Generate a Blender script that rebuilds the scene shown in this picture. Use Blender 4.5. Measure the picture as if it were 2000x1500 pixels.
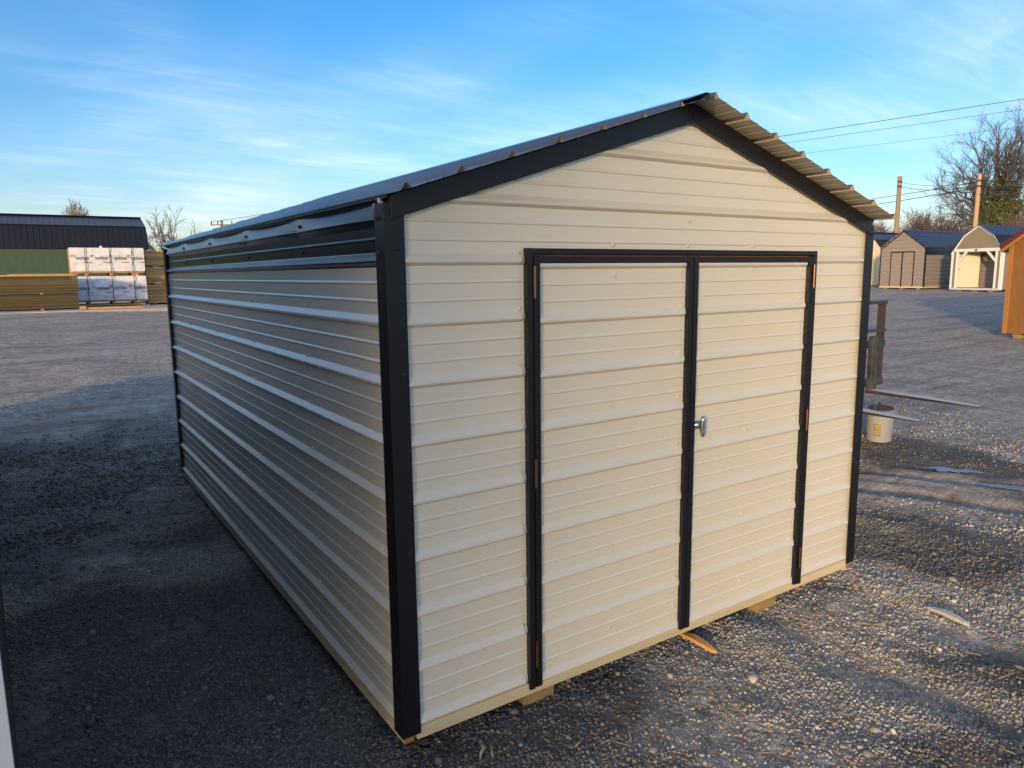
import bpy, math, random
import numpy as np
from mathutils import Vector, Matrix

rad = math.radians
scene = bpy.context.scene
for o in list(bpy.data.objects):
    bpy.data.objects.remove(o, do_unlink=True)
COL = scene.collection

# ------------------------------------------------------------------ camera
CAM = Vector((-1.1018, -2.4494, 1.7997))
YAW, PITCH, ROLL = rad(33.665), rad(8.733), rad(-0.673)
FPX = 1416.06                                   # focal length in pixels of a 2000 px wide frame
_f = Vector((math.sin(YAW) * math.cos(PITCH), math.cos(YAW) * math.cos(PITCH), -math.sin(PITCH)))
_r = Vector((math.cos(YAW), -math.sin(YAW), 0))
_u = _r.cross(_f)
RGT = _r * math.cos(ROLL) + _u * math.sin(ROLL)
UPV = -_r * math.sin(ROLL) + _u * math.cos(ROLL)
FWD = _f
cam_data = bpy.data.cameras.new("camera")
cam_data.sensor_width = 36.0
cam_data.lens = FPX / 2000 * 36.0
cam_data.clip_start = 0.05
cam_data.clip_end = 3000
cam = bpy.data.objects.new("camera", cam_data)
COL.objects.link(cam)
m = Matrix((RGT, UPV, -FWD)).transposed().to_4x4()
m.translation = CAM
cam.matrix_world = m
scene.camera = cam

# ------------------------------------------------------------------ sky, sun, exposure
SUN_AZ, SUN_EL = rad(235), rad(8.5)            # azimuth from +Y towards +X
world = bpy.data.worlds.new("World")
scene.world = world
world.use_nodes = True
wn, wl = world.node_tree.nodes, world.node_tree.links
wn.clear()
w_out = wn.new("ShaderNodeOutputWorld")
w_bg = wn.new("ShaderNodeBackground")
w_bg.inputs["Strength"].default_value = 0.148
sky = wn.new("ShaderNodeTexSky")
sky.sky_type = 'NISHITA'
sky.sun_disc = False
sky.sun_elevation = SUN_EL
sky.sun_rotation = SUN_AZ
sky.altitude = 200
sky.air_density = 1.0
sky.dust_density = 1.4
sky.ozone_density = 3.0
w_hsv = wn.new("ShaderNodeHueSaturation")
w_hsv.inputs["Saturation"].default_value = 1.26
w_tint = wn.new("ShaderNodeMixRGB"); w_tint.blend_type = 'MULTIPLY'; w_tint.inputs[0].default_value = 1.0
w_tint.inputs[2].default_value = (1.02, 0.91, 0.95, 1)
wl.new(sky.outputs[0], w_hsv.inputs["Color"]); wl.new(w_hsv.outputs[0], w_tint.inputs[1])
# thin cirrus: streaky noise on the plane of a cloud layer
w_tc = wn.new("ShaderNodeTexCoord")
w_sep = wn.new("ShaderNodeSeparateXYZ")
wl.new(w_tc.outputs["Generated"], w_sep.inputs[0])
w_zz = wn.new("ShaderNodeMath"); w_zz.operation = 'ADD'; w_zz.inputs[1].default_value = 0.12
w_zm = wn.new("ShaderNodeMath"); w_zm.operation = 'MAXIMUM'; w_zm.inputs[1].default_value = 0.02
wl.new(w_sep.outputs[2], w_zm.inputs[0]); wl.new(w_zm.outputs[0], w_zz.inputs[0])
w_dx = wn.new("ShaderNodeMath"); w_dx.operation = 'DIVIDE'
w_dy = wn.new("ShaderNodeMath"); w_dy.operation = 'DIVIDE'
wl.new(w_sep.outputs[0], w_dx.inputs[0]); wl.new(w_zz.outputs[0], w_dx.inputs[1])
wl.new(w_sep.outputs[1], w_dy.inputs[0]); wl.new(w_zz.outputs[0], w_dy.inputs[1])
w_cmb = wn.new("ShaderNodeCombineXYZ")
wl.new(w_dx.outputs[0], w_cmb.inputs[0]); wl.new(w_dy.outputs[0], w_cmb.inputs[1])
def cloud_layer(rot, sc, scale, detail, rough, dist, lo, hi, loc=(0, 0, 0)):
    mp = wn.new("ShaderNodeMapping")
    mp.inputs["Location"].default_value = loc
    mp.inputs["Rotation"].default_value = (0, 0, rad(rot))
    mp.inputs["Scale"].default_value = sc
    wl.new(w_cmb.outputs[0], mp.inputs[0])
    nz = wn.new("ShaderNodeTexNoise")
    nz.inputs["Scale"].default_value = scale
    nz.inputs["Detail"].default_value = detail
    nz.inputs["Roughness"].default_value = rough
    nz.inputs["Distortion"].default_value = dist
    wl.new(mp.outputs[0], nz.inputs["Vector"])
    mr = wn.new("ShaderNodeMapRange")
    mr.interpolation_type = 'SMOOTHSTEP'
    mr.inputs[1].default_value = lo
    mr.inputs[2].default_value = hi
    wl.new(nz.outputs[0], mr.inputs[0])
    return mr.outputs[0]
def wmath(op, a, b):
    n = wn.new("ShaderNodeMath"); n.operation = op
    for i, v in enumerate((a, b)):
        if isinstance(v, (int, float)): n.inputs[i].default_value = v
        else: wl.new(v, n.inputs[i])
    return n.outputs[0]
c1 = cloud_layer(6, (0.55, 1.25, 1), 1.9, 10, 0.60, 0.55, 0.36, 0.86)
c2 = cloud_layer(-6, (0.30, 1.9, 1), 2.6, 10, 0.66, 0.8, 0.44, 0.82)
c3 = cloud_layer(20, (1.0, 0.8, 1), 0.55, 3, 0.5, 0.3, 0.34, 0.66, (0.5, -1.4, 0))
veil = wmath('MULTIPLY', c3, 0.16)
cl = wmath('ADD', wmath('MULTIPLY', wmath('ADD', wmath('MULTIPLY', c1, 0.46), wmath('MULTIPLY', c2, 0.34)), wmath('ADD', wmath('MULTIPLY', c3, 0.95), 0.02)), veil)
cl = wmath('MINIMUM', cl, 0.60)
w_mix = wn.new("ShaderNodeMixRGB")
w_mix.inputs[2].default_value = (4.3, 4.5, 5.0, 1)
wl.new(cl, w_mix.inputs[0])
wl.new(w_tint.outputs[0], w_mix.inputs[1])
wl.new(w_mix.outputs[0], w_bg.inputs[0])
wl.new(w_bg.outputs[0], w_out.inputs[0])

sun_data = bpy.data.lights.new("sun", 'SUN')
sun_data.energy = 2.1
sun_data.angle = rad(3.5)
sun_data.color = (1.0, 0.70, 0.38)
sun = bpy.data.objects.new("sun", sun_data)
COL.objects.link(sun)
LDIR = Vector((-math.sin(SUN_AZ) * math.cos(SUN_EL), -math.cos(SUN_AZ) * math.cos(SUN_EL), -math.sin(SUN_EL)))
sun.rotation_euler = LDIR.to_track_quat('-Z', 'Y').to_euler()
sun.location = (-20, -16, 12)

vs = scene.view_settings
vs.view_transform = 'Standard'
vs.look = 'None'
vs.exposure = 1.0
vs.gamma = 1.0
vs.use_curve_mapping = False

# ------------------------------------------------------------------ helpers
def at_depth(px, py, D):
    """World point seen at pixel (px, py) of the 2000x1500 photograph at depth D (used only for survey)."""
    return CAM + D * (FWD + RGT * ((px - 1000) / FPX) - UPV * ((py - 750) / FPX))

def link(o, parent=None):
    COL.objects.link(o)
    if parent is not None: o.parent = parent
    return o

def mesh_obj(name, verts, faces, mat, parent=None, smooth=False, mats=None, fm=None):
    me = bpy.data.meshes.new(name)
    me.from_pydata([tuple(v) for v in verts], [], faces)
    for mm in (mats or [mat]): me.materials.append(mm)
    if fm is not None: me.polygons.foreach_set("material_index", fm)
    if smooth: me.polygons.foreach_set("use_smooth", [True] * len(me.polygons))
    me.update()
    return link(bpy.data.objects.new(name, me), parent)

def empty(name, loc=(0, 0, 0), rz=0.0):
    o = bpy.data.objects.new(name, None)
    o.empty_display_size = 0.2
    o.location = loc
    o.rotation_euler = (0, 0, rz)
    return link(o)

def tag(o, label, cat=None, group=None, kind=None):
    o["label"] = label
    if cat: o["category"] = cat
    if group: o["group"] = group
    if kind: o["kind"] = kind
    return o

class MB:
    """collects simple solids into one mesh"""
    def __init__(s): s.v = []; s.f = []; s.m = []
    def add(s, vs_, fs_, mi=0):
        b = len(s.v); s.v += [tuple(p) for p in vs_]
        s.f += [tuple(b + i for i in f) for f in fs_]; s.m += [mi] * len(fs_)
        return s
    def box(s, x0, x1, y0, y1, z0, z1, mi=0):
        return s.add([(x0,y0,z0),(x1,y0,z0),(x1,y1,z0),(x0,y1,z0),(x0,y0,z1),(x1,y0,z1),(x1,y1,z1),(x0,y1,z1)],
                     [(0,3,2,1),(4,5,6,7),(0,1,5,4),(1,2,6,5),(2,3,7,6),(3,0,4,7)], mi)
    def beam(s, a, b, w, h, up=(0,0,1), mi=0):
        a, b, up = Vector(a), Vector(b), Vector(up)
        d = (b - a).normalized(); sx = d.cross(up).normalized() * (w / 2); sz = sx.cross(d).normalized() * (h / 2)
        return s.add([a-sx-sz, a+sx-sz, a+sx+sz, a-sx+sz, b-sx-sz, b+sx-sz, b+sx+sz, b-sx+sz],
                     [(0,1,2,3),(7,6,5,4),(0,4,5,1),(1,5,6,2),(2,6,7,3),(3,7,4,0)], mi)
    def prism(s, poly, axis, t0, t1, mi=0):
        """poly: 2D points; axis 'x','y','z' extrude direction"""
        n = len(poly)
        def P(p, t): return {'x': (t, p[0], p[1]), 'y': (p[0], t, p[1]), 'z': (p[0], p[1], t)}[axis]
        return s.add([P(p, t0) for p in poly] + [P(p, t1) for p in poly],
                     [tuple(range(n))[::-1], tuple(range(n, 2*n))] + [(i, (i+1) % n, n+(i+1) % n, n+i) for i in range(n)], mi)
    def tube(s, pts, radii, n=8, mi=0, caps=True):
        pts = [Vector(p) for p in pts]
        if not hasattr(radii, '__len__'): radii = [radii] * len(pts)
        b = len(s.v)
        for i, p in enumerate(pts):
            d = (pts[min(i+1, len(pts)-1)] - pts[max(i-1, 0)]).normalized()
            a = d.orthogonal().normalized() if i == 0 else (a_prev - d * a_prev.dot(d)).normalized()
            a_prev = a; c = d.cross(a)
            for k in range(n):
                t = 2 * math.pi * k / n
                s.v.append(tuple(p + (a * math.cos(t) + c * math.sin(t)) * radii[i]))
        for i in range(len(pts) - 1):
            for k in range(n):
                s.f.append((b+i*n+k, b+i*n+(k+1) % n, b+(i+1)*n+(k+1) % n, b+(i+1)*n+k)); s.m.append(mi)
        if caps:
            s.f.append(tuple(b + k for k in range(n))[::-1]); s.m.append(mi)
            e = b + (len(pts) - 1) * n
            s.f.append(tuple(e + k for k in range(n))); s.m.append(mi)
        return s
    def obj(s, name, mat, parent=None, smooth=False, mats=None, bevel=0):
        o = mesh_obj(name, s.v, s.f, mat, parent, smooth, mats, s.m if mats else None)
        if bevel:
            bm = o.modifiers.new("bevel", 'BEVEL'); bm.width = bevel; bm.segments = 2; bm.limit_method = 'ANGLE'
        return o

def bulk_mesh(name, V, F, mat, parent=None, col=None, smooth=False):
    """V (n,3) float array, F (k,3|4) int array"""
    me = bpy.data.meshes.new(name)
    k, w = F.shape
    me.vertices.add(len(V)); me.vertices.foreach_set("co", np.ascontiguousarray(V, np.float32).ravel())
    me.loops.add(k * w); me.loops.foreach_set("vertex_index", np.ascontiguousarray(F, np.int32).ravel())
    me.polygons.add(k); me.polygons.foreach_set("loop_start", np.arange(k, dtype=np.int32) * w)
    me.polygons.foreach_set("loop_total", np.full(k, w, np.int32))
    if smooth: me.polygons.foreach_set("use_smooth", np.ones(k, bool))
    if col is not None:
        at = me.attributes.new("tint", 'FLOAT_COLOR', 'POINT')
        at.data.foreach_set("color", np.ascontiguousarray(col, np.float32).ravel())
    me.materials.append(mat)
    me.update(calc_edges=True); me.validate()
    return link(bpy.data.objects.new(name, me), parent)

# ---- value noise
_rs = np.random.RandomState(7)
_lat = _rs.rand(256, 256)
def vnoise(x, y):
    x = np.asarray(x, float); y = np.asarray(y, float)
    xi = np.floor(x).astype(int); yi = np.floor(y).astype(int)
    fx = x - xi; fy = y - yi
    fx = fx*fx*(3-2*fx); fy = fy*fy*(3-2*fy)
    a = _lat[xi & 255, yi & 255]; b = _lat[(xi+1) & 255, yi & 255]
    c = _lat[xi & 255, (yi+1) & 255]; d = _lat[(xi+1) & 255, (yi+1) & 255]
    return (a*(1-fx)+b*fx)*(1-fy) + (c*(1-fx)+d*fx)*fy
def fbm(x, y, o=4):
    t = 0; a = .5
    for i in range(o):
        t = t + a * vnoise(x * 2**i + 17.3*i, y * 2**i + 5.1*i); a *= .5
    return t

# ------------------------------------------------------------------ materials
def principled(name, color, rough=0.6, metal=0.0, spec=0.5):
    mt = bpy.data.materials.new(name); mt.use_nodes = True
    b = mt.node_tree.nodes["Principled BSDF"]
    b.inputs["Base Color"].default_value = (*color, 1)
    b.inputs["Roughness"].default_value = rough
    b.inputs["Metallic"].default_value = metal
    b.inputs["Specular IOR Level"].default_value = spec
    return mt, mt.node_tree.nodes, mt.node_tree.links, b

def noise_mat(name, c1, c2, scale=5.0, rough=0.7, stretch=(1, 1, 1), detail=6, bump=0.0, bump_scale=None, spec=0.4,
              metal=0.0, rough2=None, coord="Object", lo=.3, hi=.7, bdist=.01):
    mt, n, l, b = principled(name, c1, rough, metal, spec)
    tc = n.new("ShaderNodeTexCoord"); mp = n.new("ShaderNodeMapping"); mp.inputs["Scale"].default_value = stretch
    l.new(tc.outputs[coord], mp.inputs[0])
    nz = n.new("ShaderNodeTexNoise"); nz.inputs["Scale"].default_value = scale; nz.inputs["Detail"].default_value = detail
    nz.inputs["Roughness"].default_value = 0.6
    l.new(mp.outputs[0], nz.inputs["Vector"])
    mr = n.new("ShaderNodeMapRange"); mr.inputs[1].default_value = lo; mr.inputs[2].default_value = hi
    l.new(nz.outputs[0], mr.inputs[0])
    mx = n.new("ShaderNodeMixRGB"); mx.inputs[1].default_value = (*c1, 1); mx.inputs[2].default_value = (*c2, 1)
    l.new(mr.outputs[0], mx.inputs[0]); l.new(mx.outputs[0], b.inputs["Base Color"])
    if rough2 is not None:
        rr = n.new("ShaderNodeMapRange"); rr.inputs[3].default_value = rough; rr.inputs[4].default_value = rough2
        l.new(nz.outputs[0], rr.inputs[0]); l.new(rr.outputs[0], b.inputs["Roughness"])
    if bump:
        n2 = n.new("ShaderNodeTexNoise"); n2.inputs["Scale"].default_value = bump_scale or scale * 3; n2.inputs["Detail"].default_value = 4
        l.new(mp.outputs[0], n2.inputs["Vector"])
        bp = n.new("ShaderNodeBump"); bp.inputs["Strength"].default_value = bump; bp.inputs["Distance"].default_value = bdist
        l.new(n2.outputs[0], bp.inputs["Height"]); l.new(bp.outputs[0], b.inputs["Normal"])
    return mt

def metal_paint(name, c, rough, vary=0.06, ripple=0.25, spec=0.5, coat=0.0):
    """factory painted sheet steel: faint oil-canning, faint dust"""
    mt, n, l, b = principled(name, c, rough, 0.0, spec)
    b.inputs["Coat Weight"].default_value = coat
    b.inputs["Coat Roughness"].default_value = 0.2
    tc = n.new("ShaderNodeTexCoord")
    nz = n.new("ShaderNodeTexNoise"); nz.inputs["Scale"].default_value = 2.3; nz.inputs["Detail"].default_value = 8
    nz.inputs["Roughness"].default_value = 0.65
    l.new(tc.outputs["Object"], nz.inputs["Vector"])
    mx = n.new("ShaderNodeMixRGB")
    mx.inputs[1].default_value = (*[v * (1 - vary) for v in c], 1)
    mx.inputs[2].default_value = (*[min(1, v * (1 + vary)) for v in c], 1)
    l.new(nz.outputs[0], mx.inputs[0]); l.new(mx.outputs[0], b.inputs["Base Color"])
    rr = n.new("ShaderNodeMapRange"); rr.inputs[1].default_value = .3; rr.inputs[2].default_value = .7
    rr.inputs[3].default_value = rough * .97; rr.inputs[4].default_value = rough * 1.04
    l.new(nz.outputs[0], rr.inputs[0]); l.new(rr.outputs[0], b.inputs["Roughness"])
    n2 = n.new("ShaderNodeTexNoise"); n2.inputs["Scale"].default_value = 1.1; n2.inputs["Detail"].default_value = 2
    l.new(tc.outputs["Object"], n2.inputs["Vector"])
    bp = n.new("ShaderNodeBump"); bp.inputs["Strength"].default_value = ripple; bp.inputs["Distance"].default_value = 0.02
    l.new(n2.outputs[0], bp.inputs["Height"]); l.new(bp.outputs[0], b.inputs["Normal"])
    return mt

def wood_mat(name, c1, c2, axis='x', rough=.75):
    st = {'x': (1.2, 14, 14), 'y': (14, 1.2, 14), 'z': (14, 14, 1.2)}[axis]
    return noise_mat(name, c1, c2, 1.6, rough, st, 7, .35, 5.0, .3, lo=.32, hi=.68, bdist=.003)

M = {}
M['beige'] = metal_paint("beige_steel", (.655, .63, .52), .24, .03, .28, .55, .25)
M['black'] = metal_paint("black_steel", (.010, .0105, .013), .22, .15, .3, .6)
M['black_trim'] = metal_paint("black_trim", (.008, .0085, .011), .36, .2, .5, spec=.4)
M['roof'] = metal_paint("dark_roof_steel", (.040, .046, .066), .20, .1, .3)
M['under'] = metal_paint("beige_primer_underside", (.40, .36, .29), .55, .06, .1)
M['core'] = principled("dark_wood_inside", (.09, .06, .04), .9)[0]
M['header'] = noise_mat("reddish_wood_header", (.16, .07, .035), (.24, .11, .05), 6, .8, (1, 10, 10))
M['pine_x'] = wood_mat("treated_pine_x", (.50, .43, .26), (.62, .53, .34), 'x')
M['pine_y'] = wood_mat("treated_pine_y", (.50, .43, .26), (.62, .53, .34), 'y')
M['endgrain'] = noise_mat("end_grain", (.30, .13, .045), (.45, .22, .08), 30, .85)
M['skid'] = noise_mat("skid_wood", (.24, .165, .065), (.36, .26, .12), 8, .85, (1, .2, 3))
M['copper'] = principled("copper_hinge", (.30, .16, .10), .32, 1.0)[0]
M['chrome'] = principled("chrome", (.72, .72, .72), .12, 1.0)[0]
M['screw_b'] = principled("beige_screw", (.60, .57, .48), .35)[0]
M['screw_k'] = principled("black_screw", (.015, .015, .017), .35)[0]
M['film'] = principled("clear_film", (.72, .76, .82), .15, 0.3)[0]
M['white'] = metal_paint("white_paint", (.74, .74, .72), .5, .05, .1)
M['ltgrey'] = metal_paint("light_grey_steel", (.50, .52, .54), .42, .05, .2)

# ------------------------------------------------------------------ terrain
def sp(v, s):
    v = np.asarray(v, float) / s
    return s * (np.maximum(v, 0) + np.log1p(np.exp(-np.abs(v))))
def base_ground(x, y):
    x = np.asarray(x, float); y = np.asarray(y, float)
    rise = .0408 * sp(y - 4.7, 1.4)
    rise = .845 - sp(.845 - rise, .03)
    return -.145 + .0150 * sp(x - 6.5, 1.5) * np.clip(1 - (x - 60) / 200, .35, 1) + rise * np.exp(-np.maximum(0, x) / 26)
def packed_mask(x, y):
    """where traffic has packed the gravel into smooth dirt"""
    x = np.asarray(x, float); y = np.asarray(y, float)
    n = fbm(x * .9 + 40, y * .9 + 11, 4)
    s = (x - 5.45) * .88 + (y - .85) * .47
    a = np.clip((.78 - np.abs(s) + (n - .47) * 1.2) / .30, 0, 1) * np.clip((11 - np.hypot(x - 5.4, y)) / 3, 0, 1)
    yb = 7.45 + .30 * (x + 1.0)
    b = np.clip((y - yb + (n - .47) * 2.2) / .9, 0, 1) * np.clip((6 - x) / 3, 0, 1)
    b = b * np.clip(1.25 - 1.3 * np.clip((fbm(x * .55 + 9, y * .9 + 3, 3) - .42) / .16, 0, 1), .1, 1)
    c = .65 * np.clip((fbm(x * .35 + 3, y * .35 + 8, 4) - .46) / .14, 0, 1) * np.clip((x - 7.5) / 3, 0, 1)
    # wheel paths in front of the doors
    d = .55 * np.exp(-((x - 2.22) / .10) ** 2) + .55 * np.exp(-((x - 2.93) / .10) ** 2)
    d = d * np.clip((.35 - y) / .3, 0, 1) + .5 * np.clip((fbm(x * 1.6, y * 1.6 + 30, 3) - .50) / .1, 0, 1) * np.clip((1.6 - x) / .8, 0, 1)
    return np.clip(np.maximum(np.maximum(a, b), np.maximum(c, d)), 0, 1)
def damp_shade_mask(x, y):
    """damp, muddy patches, plus shade painted over the ground left of the shed"""
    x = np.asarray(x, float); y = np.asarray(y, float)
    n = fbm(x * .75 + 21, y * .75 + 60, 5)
    shade_lean = np.clip((1.7 - x + .12 * y) / 1.5, 0, 1) * np.clip((9.3 + .25 * x - y) / 1.2, 0, 1)  # painted shade: weights the darkening to the shed's left and front-left
    return np.clip((n - .54 + .27 * shade_lean) / .10, 0, 1) * np.clip((12.5 - np.hypot(x + 1.1, y + 2.4)) / 2.5, 0, 1)
def ground_z(x, y):
    x = np.asarray(x, float); y = np.asarray(y, float)
    h = base_ground(x, y)
    near = np.exp(-(np.maximum(0, np.hypot(x - 2, y) - 6) / 22))
    pk = packed_mask(x, y)
    rough = (fbm(x * 1.7, y * 1.7) - .47) * .055 + (fbm(x * 7, y * 7, 3) - .44) * .022 * (1 - .7 * pk)
    h = h + rough * near - .012 * pk * near
    # tyre ruts running out from the doors towards the camera
    fade = np.clip((.55 - y) / .5, 0, 1) * np.clip((y + 4) / 1, 0, 1)
    wob = .05 * np.sin(y * 2.1) + .03 * np.sin(y * 5.3 + 1)
    for xc, wd, dp in ((2.22, .13, .009), (2.93, .12, .009), (1.30, .12, .006)):
        t = (x - xc - wob) / wd
        h = h + fade * (-dp * np.exp(-t * t) + .6 * dp * np.exp(-((np.abs(t) - 1.9) / .7) ** 2))
    # ruts along the packed track at the right
    s = (x - 5.45) * .88 + (y - .85) * .47
    fr = np.clip((9 - np.hypot(x - 5.4, y)) / 3, 0, 1)
    for sc, wd, dp in ((-.38, .13, .03), (.34, .12, .03), (.75, .2, .018), (-1.0, .2, .015)):
        t = (s - sc - .06 * np.sin((y - x) * 1.4)) / wd
        h = h + fr * (-dp * np.exp(-t * t) + .55 * dp * np.exp(-((np.abs(t) - 1.8) / .6) ** 2))
    # tracks crossing the yard at the far left
    fl = np.clip((y - 7.2) / 1.5, 0, 1) * np.clip((5 - x) / 2, 0, 1) * np.clip((25 - y) / 2, 0, 1)
    q = y + .12 * x + .25 * np.sin(x * .9)
    h = h + fl * (.022 * np.sin(q * 5.1) + .016 * np.sin(q * 9.7 + 1.3))
    return h
def gz(x, y): return float(ground_z(x, y))

def axis_lines(fine0, fine1, step, far0, far1):
    a = list(np.arange(fine0, fine1 + 1e-6, step))
    v, s = fine1, step
    while v < far1:
        s *= 1.09; v += s; a.append(v)
    v, s = fine0, step
    while v > far0:
        s *= 1.09; v -= s; a.insert(0, v)
    return np.array(a)
gx = axis_lines(-2.0, 7.5, .04, -700, 900)
gy = axis_lines(-2.6, 4.5, .04, -700, 900)
GX, GY = np.meshgrid(gx, gy, indexing='ij')
GZ = ground_z(GX, GY)
V = np.stack([GX.ravel(), GY.ravel(), GZ.ravel()], 1)
nx, ny = len(gx), len(gy)
ii, jj = np.meshgrid(np.arange(nx - 1), np.arange(ny - 1), indexing='ij')
a0 = (ii * ny + jj).ravel()
F = np.stack([a0, a0 + ny, a0 + ny + 1, a0 + 1], 1)
pk = packed_mask(GX, GY).ravel()
tint = np.stack([pk, damp_shade_mask(GX, GY).ravel(), np.clip((GX.ravel() - 2.5) / 2.5, 0, 1), np.ones_like(pk)], 1)

def ground_material():
    mt, n, l, b = principled("gravel_and_packed_dirt", (.2, .2, .2), .92, 0, .25)
    tc = n.new("ShaderNodeTexCoord")
    def noise(scale, detail=6, rough=.6, stretch=None):
        z = n.new("ShaderNodeTexNoise"); z.inputs["Scale"].default_value = scale; z.inputs["Detail"].default_value = detail
        z.inputs["Roughness"].default_value = rough
        if stretch:
            mp = n.new("ShaderNodeMapping"); mp.inputs["Scale"].default_value = stretch
            l.new(tc.outputs["Object"], mp.inputs[0]); l.new(mp.outputs[0], z.inputs["Vector"])
        else: l.new(tc.outputs["Object"], z.inputs["Vector"])
        return z.outputs[0]
    def mix(f, a, c):
        mx = n.new("ShaderNodeMixRGB")
        for i, v in ((0, f), (1, a), (2, c)):
            if hasattr(v, 'links'): l.new(v, mx.inputs[i])
            elif isinstance(v, tuple): mx.inputs[i].default_value = (*v, 1)
            else: mx.inputs[i].default_value = v
        return mx.outputs[0]
    def rng(v, lo, hi, o0=0, o1=1):
        mr = n.new("ShaderNodeMapRange"); mr.inputs[1].default_value = lo; mr.inputs[2].default_value = hi
        mr.inputs[3].default_value = o0; mr.inputs[4].default_value = o1
        l.new(v, mr.inputs[0]); return mr.outputs[0]
    def vor(scale):
        v = n.new("ShaderNodeTexVoronoi"); v.inputs["Scale"].default_value = scale
        l.new(tc.outputs["Object"], v.inputs["Vector"]); return v
    v1, v2 = vor(42), vor(17)
    sepc = n.new("ShaderNodeSeparateColor"); l.new(v1.outputs["Color"], sepc.inputs[0])
    sepc2 = n.new("ShaderNodeSeparateColor"); l.new(v2.outputs["Color"], sepc2.inputs[0])
    grav = mix(sepc.outputs[0], (.23, .21, .188), (.47, .435, .39))
    grav = mix(rng(sepc2.outputs[1], .55, 1), grav, (.50, .465, .415))
    grav = mix(rng(noise(.8, 5), .42, .66), grav, mix(.5, grav, (.24, .20, .165)))
    dirt = mix(rng(noise(3.0, 8, .7), .35, .65), (.30, .268, .24), (.43, .39, .35))
    dirt = mix(rng(noise(1.0, 5, .6, (1, 3.5, 1)), .45, .68), dirt, (.28, .21, .145))
    at = n.new("ShaderNodeAttribute"); at.attribute_name = "tint"
    sa = n.new("ShaderNodeSeparateColor"); l.new(at.outputs["Color"], sa.inputs[0])
    ad = n.new("ShaderNodeMath"); ad.operation = 'ADD'
    l.new(sa.outputs[0], ad.inputs[0]); l.new(rng(noise(9, 5), .3, .7, -.35, .35), ad.inputs[1])
    fac = rng(ad.outputs[0], .3, .75)
    col = mix(fac, grav, dirt)
    # broad damp and dusty patches
    col = mix(rng(noise(.35, 4), .4, .7, 0, .35), col, (.33, .30, .28))
    mpA = n.new("ShaderNodeMapping"); mpA.inputs["Rotation"].default_value = (0, 0, rad(-28)); mpA.inputs["Scale"].default_value = (1.6, .16, 1)
    l.new(tc.outputs["Object"], mpA.inputs[0])
    sA = n.new("ShaderNodeTexNoise"); sA.inputs["Scale"].default_value = 1.5; sA.inputs["Detail"].default_value = 9; sA.inputs["Roughness"].default_value = .68
    l.new(mpA.outputs[0], sA.inputs["Vector"])
    sB = noise(1.3, 9, .68, (.18, 1.5, 1))
    sAm = n.new("ShaderNodeMath"); sAm.operation = 'MULTIPLY'; l.new(sA.outputs[0], sAm.inputs[0]); l.new(sa.outputs[2], sAm.inputs[1])
    col = mix(rng(sAm.outputs[0], .50, .62, 0, .75), col, (.46, .405, .355))
    col = mix(rng(sB, .51, .62, 0, .55), col, (.18, .155, .135))
    sC = noise(.9, 10, .72, (.22, 1.2, 1))
    col = mix(rng(sC, .52, .64, 0, .7), col, (.44, .385, .335))
    spk = n.new("ShaderNodeMixRGB"); spk.blend_type = 'MULTIPLY'; spk.inputs[0].default_value = 1.0
    l.new(col, spk.inputs[1]); l.new(rng(noise(7, 12, .88), .40, .60, .62, 1.36), spk.inputs[2]); col = spk.outputs[0]
    dm = n.new("ShaderNodeMixRGB"); dm.blend_type = 'MULTIPLY'; dm.inputs[2].default_value = (.42, .395, .37, 1)  # multiplies damp patches and the painted left-side shade into the colour
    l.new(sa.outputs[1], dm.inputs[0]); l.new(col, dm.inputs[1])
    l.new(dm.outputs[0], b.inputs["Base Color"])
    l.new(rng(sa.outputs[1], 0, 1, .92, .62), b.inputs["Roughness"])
    hgt = n.new("ShaderNodeMath"); hgt.operation = 'MULTIPLY'
    inv = n.new("ShaderNodeMath"); inv.operation = 'SUBTRACT'; inv.inputs[0].default_value = 1.0; l.new(fac, inv.inputs[1])
    h1 = n.new("ShaderNodeMath"); h1.operation = 'MULTIPLY_ADD'; h1.inputs[1].default_value = -1.0
    l.new(v1.outputs["Distance"], h1.inputs[0]); h1.inputs[2].default_value = 1
    h2 = n.new("ShaderNodeMath"); h2.operation = 'MULTIPLY_ADD'; h2.inputs[1].default_value = -.8
    l.new(v2.outputs["Distance"], h2.inputs[0]); l.new(h1.outputs[0], h2.inputs[2])
    l.new(h2.outputs[0], hgt.inputs[0]); l.new(inv.outputs[0], hgt.inputs[1])
    fin = n.new("ShaderNodeMath"); fin.operation = 'MULTIPLY_ADD'; fin.inputs[1].default_value = .5
    l.new(noise(14, 8, .7), fin.inputs[0]); l.new(hgt.outputs[0], fin.inputs[2])
    bp = n.new("ShaderNodeBump"); bp.inputs["Strength"].default_value = .9; bp.inputs["Distance"].default_value = .018
    bp2 = n.new("ShaderNodeBump"); bp2.inputs["Strength"].default_value = .8; bp2.inputs["Distance"].default_value = .17
    ss = n.new("ShaderNodeMath"); ss.operation = 'ADD'; l.new(sAm.outputs[0], ss.inputs[0]); l.new(sB, ss.inputs[1])
    l.new(ss.outputs[0], bp2.inputs["Height"])
    l.new(fin.outputs[0], bp.inputs["Height"]); l.new(bp2.outputs[0], bp.inputs["Normal"]); l.new(bp.outputs[0], b.inputs["Normal"])
    return mt
M['ground'] = ground_material()
ground = bulk_mesh("ground", V, F, M['ground'], col=tint, smooth=True)
tag(ground, "gravel yard with packed dirt tracks", kind="structure")

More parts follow.
